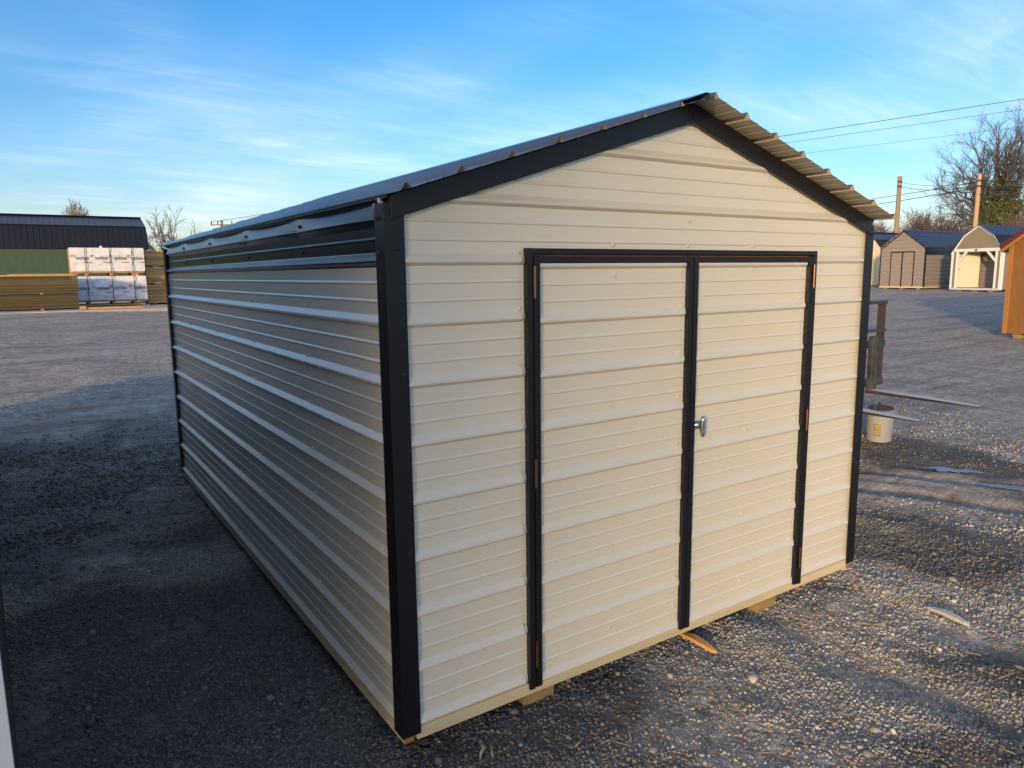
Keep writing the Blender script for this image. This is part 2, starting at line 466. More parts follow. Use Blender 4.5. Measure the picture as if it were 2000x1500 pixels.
# concrete pad under the timber stacks
pad_m = noise_mat("old_concrete", (.34, .32, .29), (.44, .41, .37), 2.5, .9, bump=.3, bump_scale=40)
mb = MB(); mb.box(-20, 12, 25.8, 46, .50, .72)
pad = mb.obj("concrete_pad", pad_m); tag(pad, "pale concrete pad under the timber stacks", kind="structure")

# ------------------------------------------------------------------ ribbed sheet metal
PITCH_R = .2286
RIB = [(0, 0), (.012, .0185), (.019, .020), (.022, .0195), (.045, .001), (.050, 0),
       (.091, 0), (.0945, .0036), (.0995, .0036), (.106, 0), (.160, 0), (.1635, .0036), (.1685, .0036), (.175, 0)]
MAJOR = [(0, 0), (.012, .018), (.030, .018), (.044, 0)]
def rib_profile(z0, z1, phase=0.0, table=RIB, pitch=PITCH_R):
    pts = []
    k = math.floor((z0 - phase) / pitch) - 1
    allp = []
    while phase + k * pitch < z1 + pitch:
        allp += [(phase + k * pitch + a, d) for a, d in table]; k += 1
    def at(z):
        for (a, da), (b, db) in zip(allp, allp[1:]):
            if a <= z <= b: return da + (db - da) * ((z - a) / (b - a) if b > a else 0)
        return 0
    return [(z0, at(z0))] + [p for p in allp if z0 + 1e-5 < p[0] < z1 - 1e-5] + [(z1, at(z1))]

def ribbed(name, fn, rng_fn, z0, z1, mat, parent, phase=0.0, table=RIB, extra=None, usteps=1, bulge=None, mats=None, crush=0.0):
    """fn(u,z,d)->xyz; rng_fn(z)->(u0,u1)"""
    prof = rib_profile(z0, z1, phase, table)
    if extra:
        zs = [p[0] for p in prof]
        for e in extra:
            if z0 < e < z1 and min(abs(e - q) for q in zs) > 1e-4:
                for (a, da), (b, db) in zip(prof, prof[1:]):
                    if a < e < b: prof.append((e, da + (db - da) * (e - a) / (b - a))); break
                prof.sort()
    vs_, fs_ = [], []
    for z, d in prof:
        u0, u1 = rng_fn(z)
        us = [(u0 + (u1 - u0) * k / usteps, 1.0) for k in range(usteps + 1)]
        if crush and u1 - u0 > .1:      # ribs flattened where they run under a trim
            us = [(u0, 1.0), (u1 - crush, 1.0), (u1 - crush * .6, .72), (u1 - crush * .3, .45), (u1, .35)]
        elif crush: us = [(u0 + (u1 - u0) * k / 4, .3) for k in range(5)]
        for u, q in us:
            vs_.append(fn(u, z, d * q + (bulge(u, z) if bulge else 0)))
    w = usteps + 1 if not crush else 5
    usteps = w - 1
    for i in range(len(prof) - 1):
        for k in range(usteps):
            fs_.append((i*w+k, i*w+k+1, (i+1)*w+k+1, (i+1)*w+k))
    return mesh_obj(name, vs_, fs_, mat, parent)

def screw_mesh(mat, r=.0065):
    me = bpy.data.meshes.new("screw_head")
    v = []; n = 8
    for k in range(n): v.append((r*1.45*math.cos(2*math.pi*k/n), 0, r*1.45*math.sin(2*math.pi*k/n)))
    for k in range(n): v.append((r*1.3*math.cos(2*math.pi*k/n), -.0025, r*1.3*math.sin(2*math.pi*k/n)))
    for k in range(n): v.append((r*.75*math.cos(2*math.pi*k/n), -.0035, r*.75*math.sin(2*math.pi*k/n)))
    for k in range(n): v.append((r*.65*math.cos(2*math.pi*k/n), -.008, r*.65*math.sin(2*math.pi*k/n)))
    f = [(j*n+k, j*n+(k+1) % n, (j+1)*n+(k+1) % n, (j+1)*n+k) for j in range(3) for k in range(n)] + [tuple(range(3*n, 4*n))]
    me.from_pydata(v, [], f); me.materials.append(mat)
    return me

def metal_shed(root, W, L, eave, ridge, body, dark, trim, roof, under, doors, detail=True, base=-.052, dark_top=True):
    """portable metal shed; local origin = front left corner at the bottom of the siding, x along front, y to the back"""
    RT = RIB if detail else [(0, 0), (.02, .036), (.075, .036), (.095, 0)]
    ST = RIB if detail else [(0, 0), (.006, .034), (.016, .036), (.075, 0)]
    xm = W / 2
    slope = (ridge - eave) / xm
    zr = lambda x: ridge - slope * abs(x - xm)          # underside line of the roof
    dx0, dx1, dz = doors
    front = lambda u, z, d: (u, -d, z)
    left = lambda u, z, d: (-d, u, z)
    right = lambda u, z, d: (W + d, u, z)
    back = lambda u, z, d: (u, L + d, z)
    top = ridge - .012
    def gable(z):
        if z <= eave - .012: return (.02, W - .02)
        h = max(.004, (ridge - .012 - z) / slope); return (max(.02, xm - h), min(W - .02, xm + h))
    # core
    mb = MB(); mb.prism([(.03, base + .004), (W - .03, base + .004), (W - .03, eave - .03), (xm, ridge - .035), (.03, eave - .03)], 'y', .045, L - .045)
    mb.obj("wall_core", M['core'], root)
    # front sheets
    zs = [0, PITCH_R * 4, dz - .005]
    for a, b in zip(zs, zs[1:]):
        ribbed("siding_panel", front, lambda z: (.02, dx0 - .012), a, b, body, root, table=ST, crush=.022 if detail else 0)
        ribbed("siding_panel", front, lambda z: (dx1 + .010, W - .02), a, b, body, root, table=ST, crush=.045 if detail else 0)
    zt = PITCH_R * (math.floor((eave) / PITCH_R))
    ex = [eave - .012]
    ribbed("siding_panel", front, gable, dz - .005, PITCH_R * 9 + .1, body, root, extra=ex, table=ST)
    ribbed("siding_panel", front, gable, PITCH_R * 9 + .1, top, body, root, extra=ex, table=ST)
    for a, b in ((0, PITCH_R * 4), (PITCH_R * 4, PITCH_R * 8), (PITCH_R * 8, top)):
        ribbed("siding_panel", back, gable, a, b, body, root, extra=ex, table=ST)
    # long sides
    zd = PITCH_R * 8 - .004 if dark_top else eave - .02
    for fn in (left, right):
        ribbed("siding_panel", fn, lambda z: (.02, L - .02), 0, PITCH_R * 4, body, root, table=ST)
        ribbed("siding_panel", fn, lambda z: (.02, L - .02), PITCH_R * 4, zd, body, root, table=ST)
        if dark_top:
            def bul(u, z):
                A = .004 + .017 * abs(math.sin(math.pi * (u - .02) / .976)) ** .8
                t = (z - (eave - .110)) / .098
                if t <= 0: return 0.0
                return A * (math.sin(min(1, t / .38) * math.pi / 2) if t < .38 else 1 - 1.55 * ((t - .38) / .62) ** 1.15)
            ribbed("siding_panel", fn, lambda z: (.015, L - .015), zd, eave - .012, dark, root,
                   usteps=96 if detail else 1, bulge=bul if detail else None, extra=[eave-.110+.0098*k for k in range(11)])
    # roof sheets: ribs run along the building
    sl = math.hypot(xm, ridge - eave)
    ca, sa = xm / sl, (ridge - eave) / sl
    OV = .15
    for s in (-1, 1):
        def fn(u, t, d, s=s):       # t = distance down the slope from the ridge
            return (xm + s * (t * ca + d * sa), u, ridge + .004 - t * sa + d * ca)
        for t0, t1 in ((.0, PITCH_R * 4 - .03), (PITCH_R * 4 - .03, sl + .018)):
            prof = rib_profile(t0, t1, -.025, RT)
            jit = random.Random(int(t0 * 100) + s).uniform(-.006, .006)
            vs_, fs_, fm = [], [], []
            for lay, off in ((0, .0), (1, -.0012)):
                b = len(vs_)
                for t, d in prof: vs_ += [fn(-OV + jit, t, d + off), fn(L + .1, t, d + off)]
                for i in range(len(prof) - 1):
                    fs_.append((b+2*i, b+2*i+1, b+2*i+3, b+2*i+2)); fm.append(lay)
            mesh_obj("roof_panel", vs_, fs_, roof, root, mats=[roof, under], fm=fm)
    # ridge cap
    mb = MB()
    w = .14
    P = lambda s, t, d, y: (xm + s * (t * ca + d * sa), y, ridge + .004 - t * sa + d * ca)
    ring = [(-1, w, .021), (-1, .012, .026), (1, .012, .026), (1, w, .021)]
    vv = [P(s, t, d, -OV + .035) for s, t, d in ring] + [P(s, t, d, L + .08) for s, t, d in ring]
    vv += [(x, y, z - .0015) for x, y, z in vv]
    mb.add(vv, [(0,4,5,1),(1,5,6,2),(2,6,7,3),(8,9,13,12),(9,10,14,13),(10,11,15,14),(0,1,9,8),(1,2,10,9),(2,3,11,10)])
    mb.obj("ridge_cap", roof, root)
    # rake trims, front and back
    th = .085
    for y0, y1 in ((-.026, .012), (L - .012, L + .026)):
        for s in (-1, 1):
            xe = 0.004 if s < 0 else W - .004
            mb = MB(); mb.prism([(xe, zr(xe) - th - .004), (xm, ridge - th - .004), (xm, ridge - .002), (xe, zr(xe) - .002)], 'y', y0 - (.0015 if s > 0 else 0), y1)
            mb.obj("rake_trim", trim, root, bevel=.003 if detail else 0)
    # corner trims (bent L strips)
    tf, ts, tt = .058, .060, .021
    for cx, sx in ((0, 1), (W, -1)):
        for cy, sy in ((0, 1), (L, -1)):
            q = .003
            poly = [(cx - sx*tt, cy - sy*tt), (cx + sx*tf, cy - sy*tt), (cx + sx*tf, cy - sy*(tt-q)),
                    (cx + sx*.006, cy - sy*(tt-q-.004)), (cx - sx*(tt-q-.006), cy + sy*.006), (cx - sx*(tt-q), cy + sy*ts), (cx - sx*tt, cy + sy*ts)]
            if sx * sy < 0: poly = poly[::-1]
            mb = MB(); mb.prism(poly, 'z', -.022, eave - .03); mb.obj("corner_trim", trim, root)
    # eave trims
    for x0, x1 in ((-.013, -.002), (W + .002, W + .013)):
        mb = MB(); mb.box(x0, x1, -.02, L + .02, eave - .012, eave + .004); mb.obj("eave_trim", trim, root)
    # skirt boards and skids
    mb = MB(); mb.box(.046, W - .046, -.012, .030, base, .002); mb.obj("skirt_board", M['pine_x'], root, bevel=.002)
    mb = MB(); mb.box(.046, W - .046, L - .030, L + .012, base, .002); mb.obj("skirt_board", M['pine_x'], root)
    for x0, x1 in ((-.008, .034), (W - .034, W + .008)):
        mb = MB(); mb.box(x0, x1, -.004, L + .004, base - .004, .002)
        mb.m = [0, 0, 1, 0, 1, 0]
        mb.obj("skirt_board", M['pine_y'], root, mats=[M['pine_y'], M['endgrain']])
    for x0 in (.61, W - .82) if detail else (.3, W * .5 - .08, W - .46):
        mb = MB(); mb.box(x0, x0 + .17, .05, L - .02, -.165 if detail else -.30, base - .002); mb.obj("skid", M['skid'], root, bevel=.004)
    return zr

def hinge(parent, x, z0, z1, y, mat):
    mb = MB()
    n = 5; h = (z1 - z0) / n
    for k in range(n):
        mb.tube([(x, y, z0 + k*h + .001), (x, y, z0 + (k+1)*h - .001)], .0068, 10)
    mb.tube([(x, y, z0 - .004), (x, y, z1 + .004)], .0045, 8)
    return mb.obj("hinge", mat, parent)

def door_leaf(root, x0, x1, z0, z1, body, trim, hx, zh, phase=-.018, detail=True):
    """a door: ribbed panel in a black steel edge"""
    r = empty("door"); r.parent = root
    tw = .030
    ribbed("door_panel", lambda u, z, d: (u, -d - .004, z), lambda z: (x0 + tw - .004, x1 - tw + .004), z0 + .003, z1 - tw + .003, body, r, phase=phase, crush=.022 if detail else 0, table=RIB if detail else [(0, 0), (.006, .020), (.016, .021), (.06, 0)])
    yf = -.0265
    for a, b in ((x0, x0 + tw), (x1 - tw, x1)):
        mb = MB(); mb.prism([(a, .02), (a, yf), (b, yf), (b, .02)][::-1], 'z', z0 - .02, z1 - (tw + .001 if False else 0)); mb.obj("edge_trim", trim, r, bevel=.002 if detail else 0)
    mb = MB(); mb.box(x0 + tw + .0005, x1 - tw - .0005, yf + .0012, .02, z1 - tw, z1 - .0015); mb.obj("edge_trim", trim, r, bevel=.002 if detail else 0)
    for a, b in zh: hinge(r, hx, a, b, -.034, M['copper'])
    return r

# ------------------------------------------------------------------ the shed in the foreground
W0, L0, EAVE, RIDGE = 3.063, 4.83, 2.078, 2.560
shed = empty("metal_shed")
tag(shed, "large beige metal shed with black trim and closed double doors in the foreground", "shed")
metal_shed(shed, W0, L0, EAVE, RIDGE, M['beige'], M['black'], M['black_trim'], M['roof'], M['under'], (.605, 2.522, 1.896))
# door opening: outer frame
dfr = empty("door_frame"); dfr.parent = shed
for a, b in ((.592, .620), (2.506, 2.534)):
    mb = MB(); mb.box(a, b, -.027, .03, -.024, 1.897); mb.obj("jamb", M['black_trim'], dfr, bevel=.002)
mb = MB(); mb.box(.6205, 2.5055, -.0258, .03, 1.8735, 1.8965); mb.obj("head_trim", M['black_trim'], dfr, bevel=.002)
mb = MB(); mb.box(.621, 2.505, -.004, .03, 1.852, 1.8733); mb.obj("header_board", M['header'], dfr)
mb = MB(); mb.box(.621, 2.505, .022, .035, -.01, 1.852); mb.obj("backing_board", M['core'], dfr)
HZ = ((1.70, 1.823), (.90, 1.018), (.085, .205))
door_l = door_leaf(shed, .627, 1.5585, 0.0, 1.866, M['beige'], M['black_trim'], .6235, HZ)
door_r = door_leaf(shed, 1.5655, 2.500, 0.0, 1.866, M['beige'], M['black_trim'], 2.503, HZ)
# T handle
hd = empty("handle"); hd.parent = door_r
mb = MB(); mb.tube([(1.630, -.004, 1.038), (1.630, -.016, 1.038)], [.027, .022], 20); mb.tube([(1.630, -.014, 1.038), (1.630, -.023, 1.038)], .014, 16)
mb.obj("rose", M['chrome'], hd)
mb = MB(); mb.tube([(1.630, -.02, 1.038), (1.630, -.045, 1.036)], .008, 12); mb.obj("spindle", M['chrome'], hd)
mb = MB(); mb.tube([(1.630, -0.048, .984), (1.630, -0.046, 1.0), (1.630, -0.043, 1.036), (1.630, -0.046, 1.07), (1.630, -0.048, 1.086)], [.008, .011, .015, .011, .008], 12)
mb.obj("grip", M['chrome'], hd, smooth=True)
# screws
SB, SK = screw_mesh(M['screw_b']), screw_mesh(M['screw_k'], .0075)
def screw(parent, me, x, y, z, face='front'):
    o = bpy.data.objects.new("screw", me); o.location = (x, y, z)
    if face == 'left': o.rotation_euler = (0, 0, -math.pi / 2)
    o.parent = parent; COL.objects.link(o)
for z in (1.88, 1.655, 1.425, 1.195, .965, .735, .51, .28, .035): screw(shed, SB, .568, -.001, z)
for x, z in ((1.07, 1.915), (1.54, 1.915), (2.01, 1.918), (1.55, 2.03), (2.55, 1.66), (2.555, 1.43), (2.55, .74)): screw(shed, SB, x, -.001, z)
for z in (1.80, 1.63, 1.41, 1.19, .965, .735, .50, .27, .12): screw(door_l, SB, 1.495, -.005, z)
for x, z in ((1.08, 1.782), (1.07, 1.20), (1.07, .965), (1.07, .12), (1.075, .50)): screw(door_l, SB, x, -.005, z)
for z in (1.80, 1.65, 1.42, 1.19, .97, .74, .50, .27, .13): screw(door_r, SB, 2.425, -.005, z)
for x, z in ((2.01, 1.802), (2.0, .965), (2.01, .124), (2.0, .50)): screw(door_r, SB, x, -.005, z)
for y in (.50, .96, 1.94, 2.92, 3.90):
    for z in (1.66, 1.42, 1.195, .965, .74, .51, .28, .035):
        if y == .5 and z > .1: continue
        screw(shed, SB, -.001, y, z, 'left')
for y in (.96, 1.94, 2.92, 3.90):
    screw(shed, SK, -.001, y, 1.905, 'left'); screw(shed, SK, -.007, y, 2.022, 'left')
for z in (1.89, 1.43, .74): screw(shed, SK, .035, -.0212, z)
for z in (2.0, 1.87): screw(shed, SK, -.0212, .034, z, 'left')
for z in (1.88, 1.40, .62): screw(shed, SK, 3.05, -.0212, z)
# crumpled film on the top of the corner trim
rs = random.Random(3)
mb = MB()
vv = []
for i in range(6):
    for j in range(4):
        vv.append((-.024 + j * .011 + rs.uniform(-.003, .003), .010 + i * .013 + rs.uniform(-.003, .003), 2.045 + .012 * math.sin(i * .9) * math.sin(1 + j) + rs.uniform(0, .012) + (.004 if 0 < i < 5 else 0)))
mb.add(vv, [(i*4+j, i*4+j+1, i*4+j+5, i*4+j+4) for i in range(5) for j in range(3)])
mb.obj("film_scrap", M['film'], shed)

# ------------------------------------------------------------------ gambrel barns and other sheds
def gambrel_profile(W, eave, knee_x, knee, ridge):
    return [(0, eave), (knee_x, knee), (W / 2, ridge), (W - knee_x, knee), (W, eave)]

def roof_strip(name, p0, p1, y0, y1, mat, parent, n_out, rib=.2286, rh=.016, thick=.012):
    """roof plane between profile points p0 (low) and p1 (high), ribs running down the slope"""
    p0, p1 = Vector((p0[0], 0, p0[1])), Vector((p1[0], 0, p1[1]))
    nrm = Vector(n_out).normalized()
    prof = []
    y = y0
    while y < y1 - .001:
        prof += [(y, 0), (min(y + .075, y1), 0), (min(y + .085, y1), rh), (min(y + .11, y1), rh), (min(y + .12, y1), 0)]
        y += rib
    prof.append((y1, 0))
    vs_, fs_ = [], []
    for yy, d in prof:
        for q, dd in ((p0, d), (p1, d)):
            v = q + nrm * (dd + .004); vs_.append((v.x, yy, v.z))
    for i in range(len(prof) - 1): fs_.append((2*i, 2*i+1, 2*i+3, 2*i+2))
    b = len(vs_)
    for yy in (y0, y1):
        for q in (p0, p1):
            v = q - nrm * thick; vs_.append((v.x, yy, v.z))
    fs_.append((b, b+1, b+3, b+2))
    return mesh_obj(name, vs_, fs_, mat, parent)

M['roof_blue'] = metal_paint("blue_black_roof", (.028, .042, .085), .34, .1, .1)
M['roof_dark'] = metal_paint("charcoal_roof", (.009, .010, .015), .5, .1, .1)
M['tan'] = metal_paint("taupe_steel", (.26, .222, .19), .5, .05, .1)
M['cream'] = metal_paint("cream_steel", (.66, .57, .36), .45, .05, .1)
M['greige'] = noise_mat("greige_siding", (.20, .175, .125), (.24, .21, .155), 5, .8, (4, 4, .4))
M['green'] = noise_mat("dark_green_siding", (.045, .085, .055), (.060, .105, .066), 3, .8, (3, 3, .4))
M['orange'] = noise_mat("stained_orange_siding", (.24, .105, .024), (.31, .14, .036), 4, .65, (9, 9, .8), 6, .2, 30)
M['orange_trim'] = noise_mat("stained_orange_trim", (.36, .16, .04), (.43, .20, .06), 4, .6, (9, 9, .8))
M['red_roof'] = metal_paint("dark_red_roof", (.13, .02, .022), .42, .1, .1)
M['blackish'] = principled("blackish", (.02, .02, .022), .6)[0]
M['wtrim'] = noise_mat("white_board", (.72, .70, .66), (.80, .78, .74), 4, .6, (3, 3, .5))
M['pale_door'] = noise_mat("pale_steel_door", (.50, .46, .36), (.56, .52, .41), 3, .5)
M['raw_wood'] = noise_mat("raw_wood", (.38, .20, .085), (.52, .30, .14), 4, .8, (6, 6, .6))

def line_place(p_left, p_right):
    """origin and rotation of a building whose front runs from p_left to p_right"""
    d = (p_right - p_left)
    return math.atan2(d.y, d.x), math.hypot(d.x, d.y)

# --- taupe shed, same make as the one in front
pL, pR = at_depth(1716.5, 557.5, 45.3), at_depth(1803.5, 560.5, 42.9)
rz, Wt = line_place(pL, pR)
zt = (pL.z + pR.z) / 2
tan_shed = empty("metal_shed", (pL.x, pL.y, zt), rz)
tag(tan_shed, "taupe metal shed with dark blue roof beside the white-posted porch barn", "shed")
metal_shed(tan_shed, Wt, 6.1, 2.28, 3.32, M['tan'], M['black'], M['black_trim'], M['roof_blue'], M['under'], (Wt*.235, Wt*.765, 2.07), detail=False, base=-.10)
door_leaf(tan_shed, Wt*.235 + .02, Wt*.5 - .003, .0, 2.04, M['tan'], M['black_trim'], Wt*.235 + .015, HZ, detail=False)
d2 = door_leaf(tan_shed, Wt*.5 + .003, Wt*.765 - .02, .0, 2.04, M['tan'], M['black_trim'], Wt*.765 - .015, HZ, detail=False)
mb = MB(); mb.box(Wt*.235, Wt*.765, -.034, .02, 2.045, 2.09); mb.obj("head_trim", M['black_trim'], tan_shed)
mb = MB(); mb.box(Wt*.5 + .07, Wt*.5 + .13, -.06, -.03, 1.02, 1.08); mb.obj("handle", M['chrome'], d2)

# --- porch barn (greige, white posts)
pL, pR = at_depth(1854.4, 561.5, 40.8), at_depth(1953, 566, 38.2)
rz, Wb = line_place(pL, pR)
zb = (pL.z + pR.z) / 2
barn = empty("porch_barn", (pL.x, pL.y, zb), rz)
tag(barn, "greige barn-roofed shed with white porch posts and a pale door inside", "shed")
be, bk, br, bx = 1.98, 2.86, 3.40, .62
Lb, PD = 7.3, 1.25                       # length, porch depth
gp = gambrel_profile(Wb, be, bx, bk, br)
roof_ov = .10
segs = list(zip(gp, gp[1:]))
nrm = [(-(b[1]-a[1]), 0, b[0]-a[0]) for a, b in segs]
ext0 = (gp[0][0] - .06, gp[0][1] - .085); ext1 = (gp[4][0] + .06, gp[4][1] - .085)
roof_strip("roof_panel", ext0, gp[1], -roof_ov, Lb + .1, M['roof_dark'], barn, nrm[0])
roof_strip("roof_panel", gp[1], gp[2], -roof_ov, Lb + .1, M['roof_blue'], barn, nrm[1])
roof_strip("roof_panel", gp[3], gp[2], -roof_ov, Lb + .1, M['roof_blue'], barn, nrm[2])
roof_strip("roof_panel", ext1, gp[3], -roof_ov, Lb + .1, M['roof_dark'], barn, nrm[3])
mb = MB()                                # gable above the porch opening
mb.prism([(.03, be - .03), (Wb - .03, be - .03), (Wb - bx - .01, bk - .02), (Wb/2, br - .02), (bx + .01, bk - .02)], 'y', 0, .03)
mb.obj("gable_wall", M['greige'], barn)
mb = MB(); mb.box(.02, .28, 0, .03, 0, be - .03); mb.obj("front_wall", M['greige'], barn)
mb = MB(); mb.box(Wb - .28, Wb - .02, 0, .03, 0, be - .03); mb.obj("front_wall", M['greige'], barn)
for xa, xb in ((0, .03), (Wb - .03, Wb)):
    mb = MB(); mb.box(xa, xb, .031, Lb, 0, be); mb.obj("side_wall", M['greige'], barn)
mb = MB(); mb.box(.03, Wb - .03, Lb - .03, Lb, 0, be); mb.prism([(.03, be), (Wb - .03, be), (Wb - bx, bk - .02), (Wb/2, br - .02), (bx, bk - .02)], 'y', Lb - .03, Lb)
mb.obj("back_wall", M['greige'], barn)
# porch back wall with horizontal lap lines, a door leaning open, a raw stud wall at the right
for k in range(9):
    mb = MB(); mb.box(.031, Wb - .031, PD + .002 * (k % 2), PD + .03, .03 + k * .2286, .03 + (k + 1) * .2286 - .012); mb.obj("porch_board", M['tan'], barn)
mb = MB(); mb.box(.031, Wb - .031, PD + .012, PD + .05, 0, be + .5); mb.obj("porch_back_wall", M['core'], barn)
mb = MB(); mb.box(.031, .05, .04, PD, .03, be); mb.obj("porch_lining", M['raw_wood'], barn)
mb = MB(); mb.box(Wb - .05, Wb - .031, .04, PD, .03, be); mb.obj("porch_lining", M['raw_wood'], barn)
for k in range(3):
    mb = MB(); mb.box(Wb - .13, Wb - .052, .18 + k * .42, .24 + k * .42, .03, be - .02); mb.obj("stud", M['raw_wood'], barn)
mb = MB(); mb.box(.04, Wb - .04, -.02, PD, -.03, .028); mb.obj("porch_floor", noise_mat("grey_deck", (.33, .33, .34), (.42, .42, .43), 3, .7), barn)
mb = MB(); mb.box(.04, Wb - .04, -.045, -.021, -.08, .03); mb.obj("floor_edge", M['ltgrey'], barn)
dr = empty("door", (.12, .36, 0), rad(41)); dr.parent = barn
mb = MB(); mb.box(0, 1.05, -.0, .045, .05, 2.0); mb.obj("door_slab", M['pale_door'], dr)
for (a, b), (c, d) in [((.14, .52), (1.2, 1.82)), ((.62, .99), (1.2, 1.82)), ((.14, .52), (.22, 1.0)), ((.62, .99), (.22, 1.0))]:
    mb = MB(); mb.box(a, b, -.009, -.0005, c, d); mb.obj("door_panel", M['pale_door'], dr, bevel=.006)
mb = MB(); mb.tube([(.10, -.005, 1.06), (.10, -.07, 1.06)], .03, 10); mb.obj("knob", M['blackish'], dr)
mb = MB(); mb.box(1.68, 1.80, PD - .05, PD - .003, .05, 1.98); mb.obj("door_jamb", M['wtrim'], barn)
mb = MB(); mb.box(1.82, Wb - .06, PD - .02, PD - .0035, .05, be); mb.obj("porch_sheathing", M['raw_wood'], barn)
# white trims
def trim(name, *a, mat=None, parent=barn):
    mb = MB(); mb.box(*a); return mb.obj(name, mat or M['wtrim'], parent, bevel=.004)
trim("corner_post", 0.0, .115, -.032, -.002, -.06, be - .02)
trim("corner_post", Wb - .115, Wb, -.032, -.002, -.06, be - .02)
trim("corner_board", Wb + .001, Wb + .03, -.03, .12, -.06, be - .08)
trim("porch_post", .28, .38, -.034, .07, -.04, be + .02)
trim("porch_post", Wb - .38, Wb - .28, -.034, .07, -.04, be + .02)
trim("porch_beam", .20, Wb - .20, -.045, .065, be + .021, be + .17)
for s in (0, 1):
    xa, xb = (.37, .86) if s == 0 else (Wb - .37, Wb - .86)
    mb = MB(); mb.beam((xa, .018, be - .52), (xb, .018, be + .02), .09, .10, up=(0, 1, 0)); mb.obj("brace", M['wtrim'], barn)
pts = [(gp[0][0] - .02, gp[0][1] - .05)] + gp[1:4] + [(gp[4][0] + .02, gp[4][1] - .05)]
for a, b in zip(pts, pts[1:]):
    mb = MB(); mb.beam((a[0], -.025, a[1] - .045), (b[0], -.025, b[1] - .045), .04, .09, up=(0, 0, 1)); mb.obj("rake_board", M['wtrim'], barn)
mb = MB(); mb.tube([(Wb/2, -.05, be + .10), (Wb/2, -.10, be + .10)], .05, 10); mb.obj("lamp", M['blackish'], barn)
for k in range(4):
    mb = MB(); mb.box(.35 + k * .9, .6 + k * .9, .1, .5, -.40, -.082); mb.obj("block", M['skid'], barn)

# --- plain gambrel barns
def gambrel_barn(root, W, L, eave, bx, knee, ridge, wall, low, up, ribs=0, floor=-.05):
    gp = gambrel_profile(W, eave, bx, knee, ridge)
    nrm = [(-(b[1]-a[1]), 0, b[0]-a[0]) for a, b in zip(gp, gp[1:])]
    e0 = (gp[0][0] - .05, gp[0][1] - .08); e1 = (gp[4][0] + .05, gp[4][1] - .08)
    roof_strip("roof_panel", e0, gp[1], -.1, L + .1, low, root, nrm[0])
    roof_strip("roof_panel", gp[1], gp[2], -.1, L + .1, up, root, nrm[1])
    roof_strip("roof_panel", gp[3], gp[2], -.1, L + .1, up, root, nrm[2])
    roof_strip("roof_panel", e1, gp[3], -.1, L + .1, low, root, nrm[3])
    mb = MB(); mb.beam((W/2, -.1, ridge + .02), (W/2, L + .1, ridge + .02), .30, .03); mb.obj("ridge_cap", low, root)
    for i, (a, b) in enumerate(((gp[1], 0), (gp[3], 1))):
        mb = MB(); mb.beam((a[0], -.1, a[1] + .015), (a[0], L + .1, a[1] + .015), .10, .02); mb.obj("knee_flashing", low, root)
    for y0, y1 in ((0, .04), (L - .04, L)):
        mb = MB(); mb.prism([(.02, floor), (W - .02, floor), (W - .02, eave - .02), (W - bx, knee - .02), (W/2, ridge - .02), (bx, knee - .02), (.02, eave - .02)], 'y', y0, y1)
        mb.obj("end_wall", wall, root)
    for x0, x1 in ((.0, .04), (W - .04, W)):
        mb = MB(); mb.box(x0, x1, .041, L - .041, floor, eave - .01); mb.obj("side_wall", wall, root)
    return gp

pC = at_depth(1722, 556, 49.0)
cream = empty("cream_barn", (pC.x, pC.y, pC.z), tan_shed.rotation_euler[2])
cream.location = Vector(cream.location) - Matrix.Rotation(cream.rotation_euler[2], 3, 'Z') @ Vector((3.66, 0, 0))
tag(cream, "cream barn-roofed shed half hidden behind the taupe metal shed", "shed")
gambrel_barn(cream, 3.66, 7.3, 2.25, .62, 3.0, 3.55, M['cream'], M['roof_dark'], M['roof_blue'])
for k in range(14):                     # standing ribs of its vertical cladding
    x = .14 + k * .2286
    if x < 3.6:
        zt_ = min(3.5, 2.2 + (x / .62) * .75 if x < .62 else (2.97 + (min(x, 3.66 - x) - .62) * .45 if x < 3.04 else 2.2 + ((3.66 - x) / .62) * .75))
        mb = MB(); mb.box(x, x + .035, -.018, .001, -.04, zt_ - .06); mb.obj("cladding_rib", M['cream'], cream)
mb = MB(); mb.box(.1, 3.56, .05, 7.2, -.35, -.052); mb.obj("skid", M['blackish'], cream)

# --- green barn behind the timber
gb = empty("green_barn", (4.05, 37.0, .722), math.pi / 2)
tag(gb, "long dark green barn with charcoal barn roof behind the timber stacks", "barn")
gambrel_barn(gb, 4.27, 20.0, 2.47, .62, 3.48, 4.02, M['green'], M['roof_dark'], metal_paint("slate_roof", (.018, .024, .042), .36, .08, .1), floor=0)

# --- orange shed at the right edge
pO = at_depth(1958.5, 650, 18.0)
od = Vector((-.30, -.954, 0)).normalized()
Wo, Lo = 3.05, 4.9
osh = empty("orange_shed", (pO.x, pO.y, pO.z), math.atan2(od.y, od.x))
tag(osh, "orange stained wooden shed with dark red roof cut off by the right edge", "shed")
oe, orr = 2.22, 3.18
mb = MB(); mb.prism([(0, 0), (Wo, 0), (Wo, oe), (Wo/2, orr - .05), (0, oe)], 'y', .01, .05); mb.obj("end_wall", M['orange'], osh)
mb = MB(); mb.prism([(0, 0), (Wo, 0), (Wo, oe), (Wo/2, orr - .05), (0, oe)], 'y', Lo - .05, Lo - .01); mb.obj("end_wall", M['orange'], osh)
for x0, x1 in ((.01, .05), (Wo - .05, Wo - .01)):
    mb = MB(); mb.box(x0, x1, .051, Lo - .051, 0, oe - .01); mb.obj("side_wall", M['orange'], osh)
for k in range(7):
    mb = MB(); mb.box(.40 + k * .4064, .414 + k * .4064, .004, .0098, .005, oe - .01); mb.obj("groove_batten", M['orange'], osh)
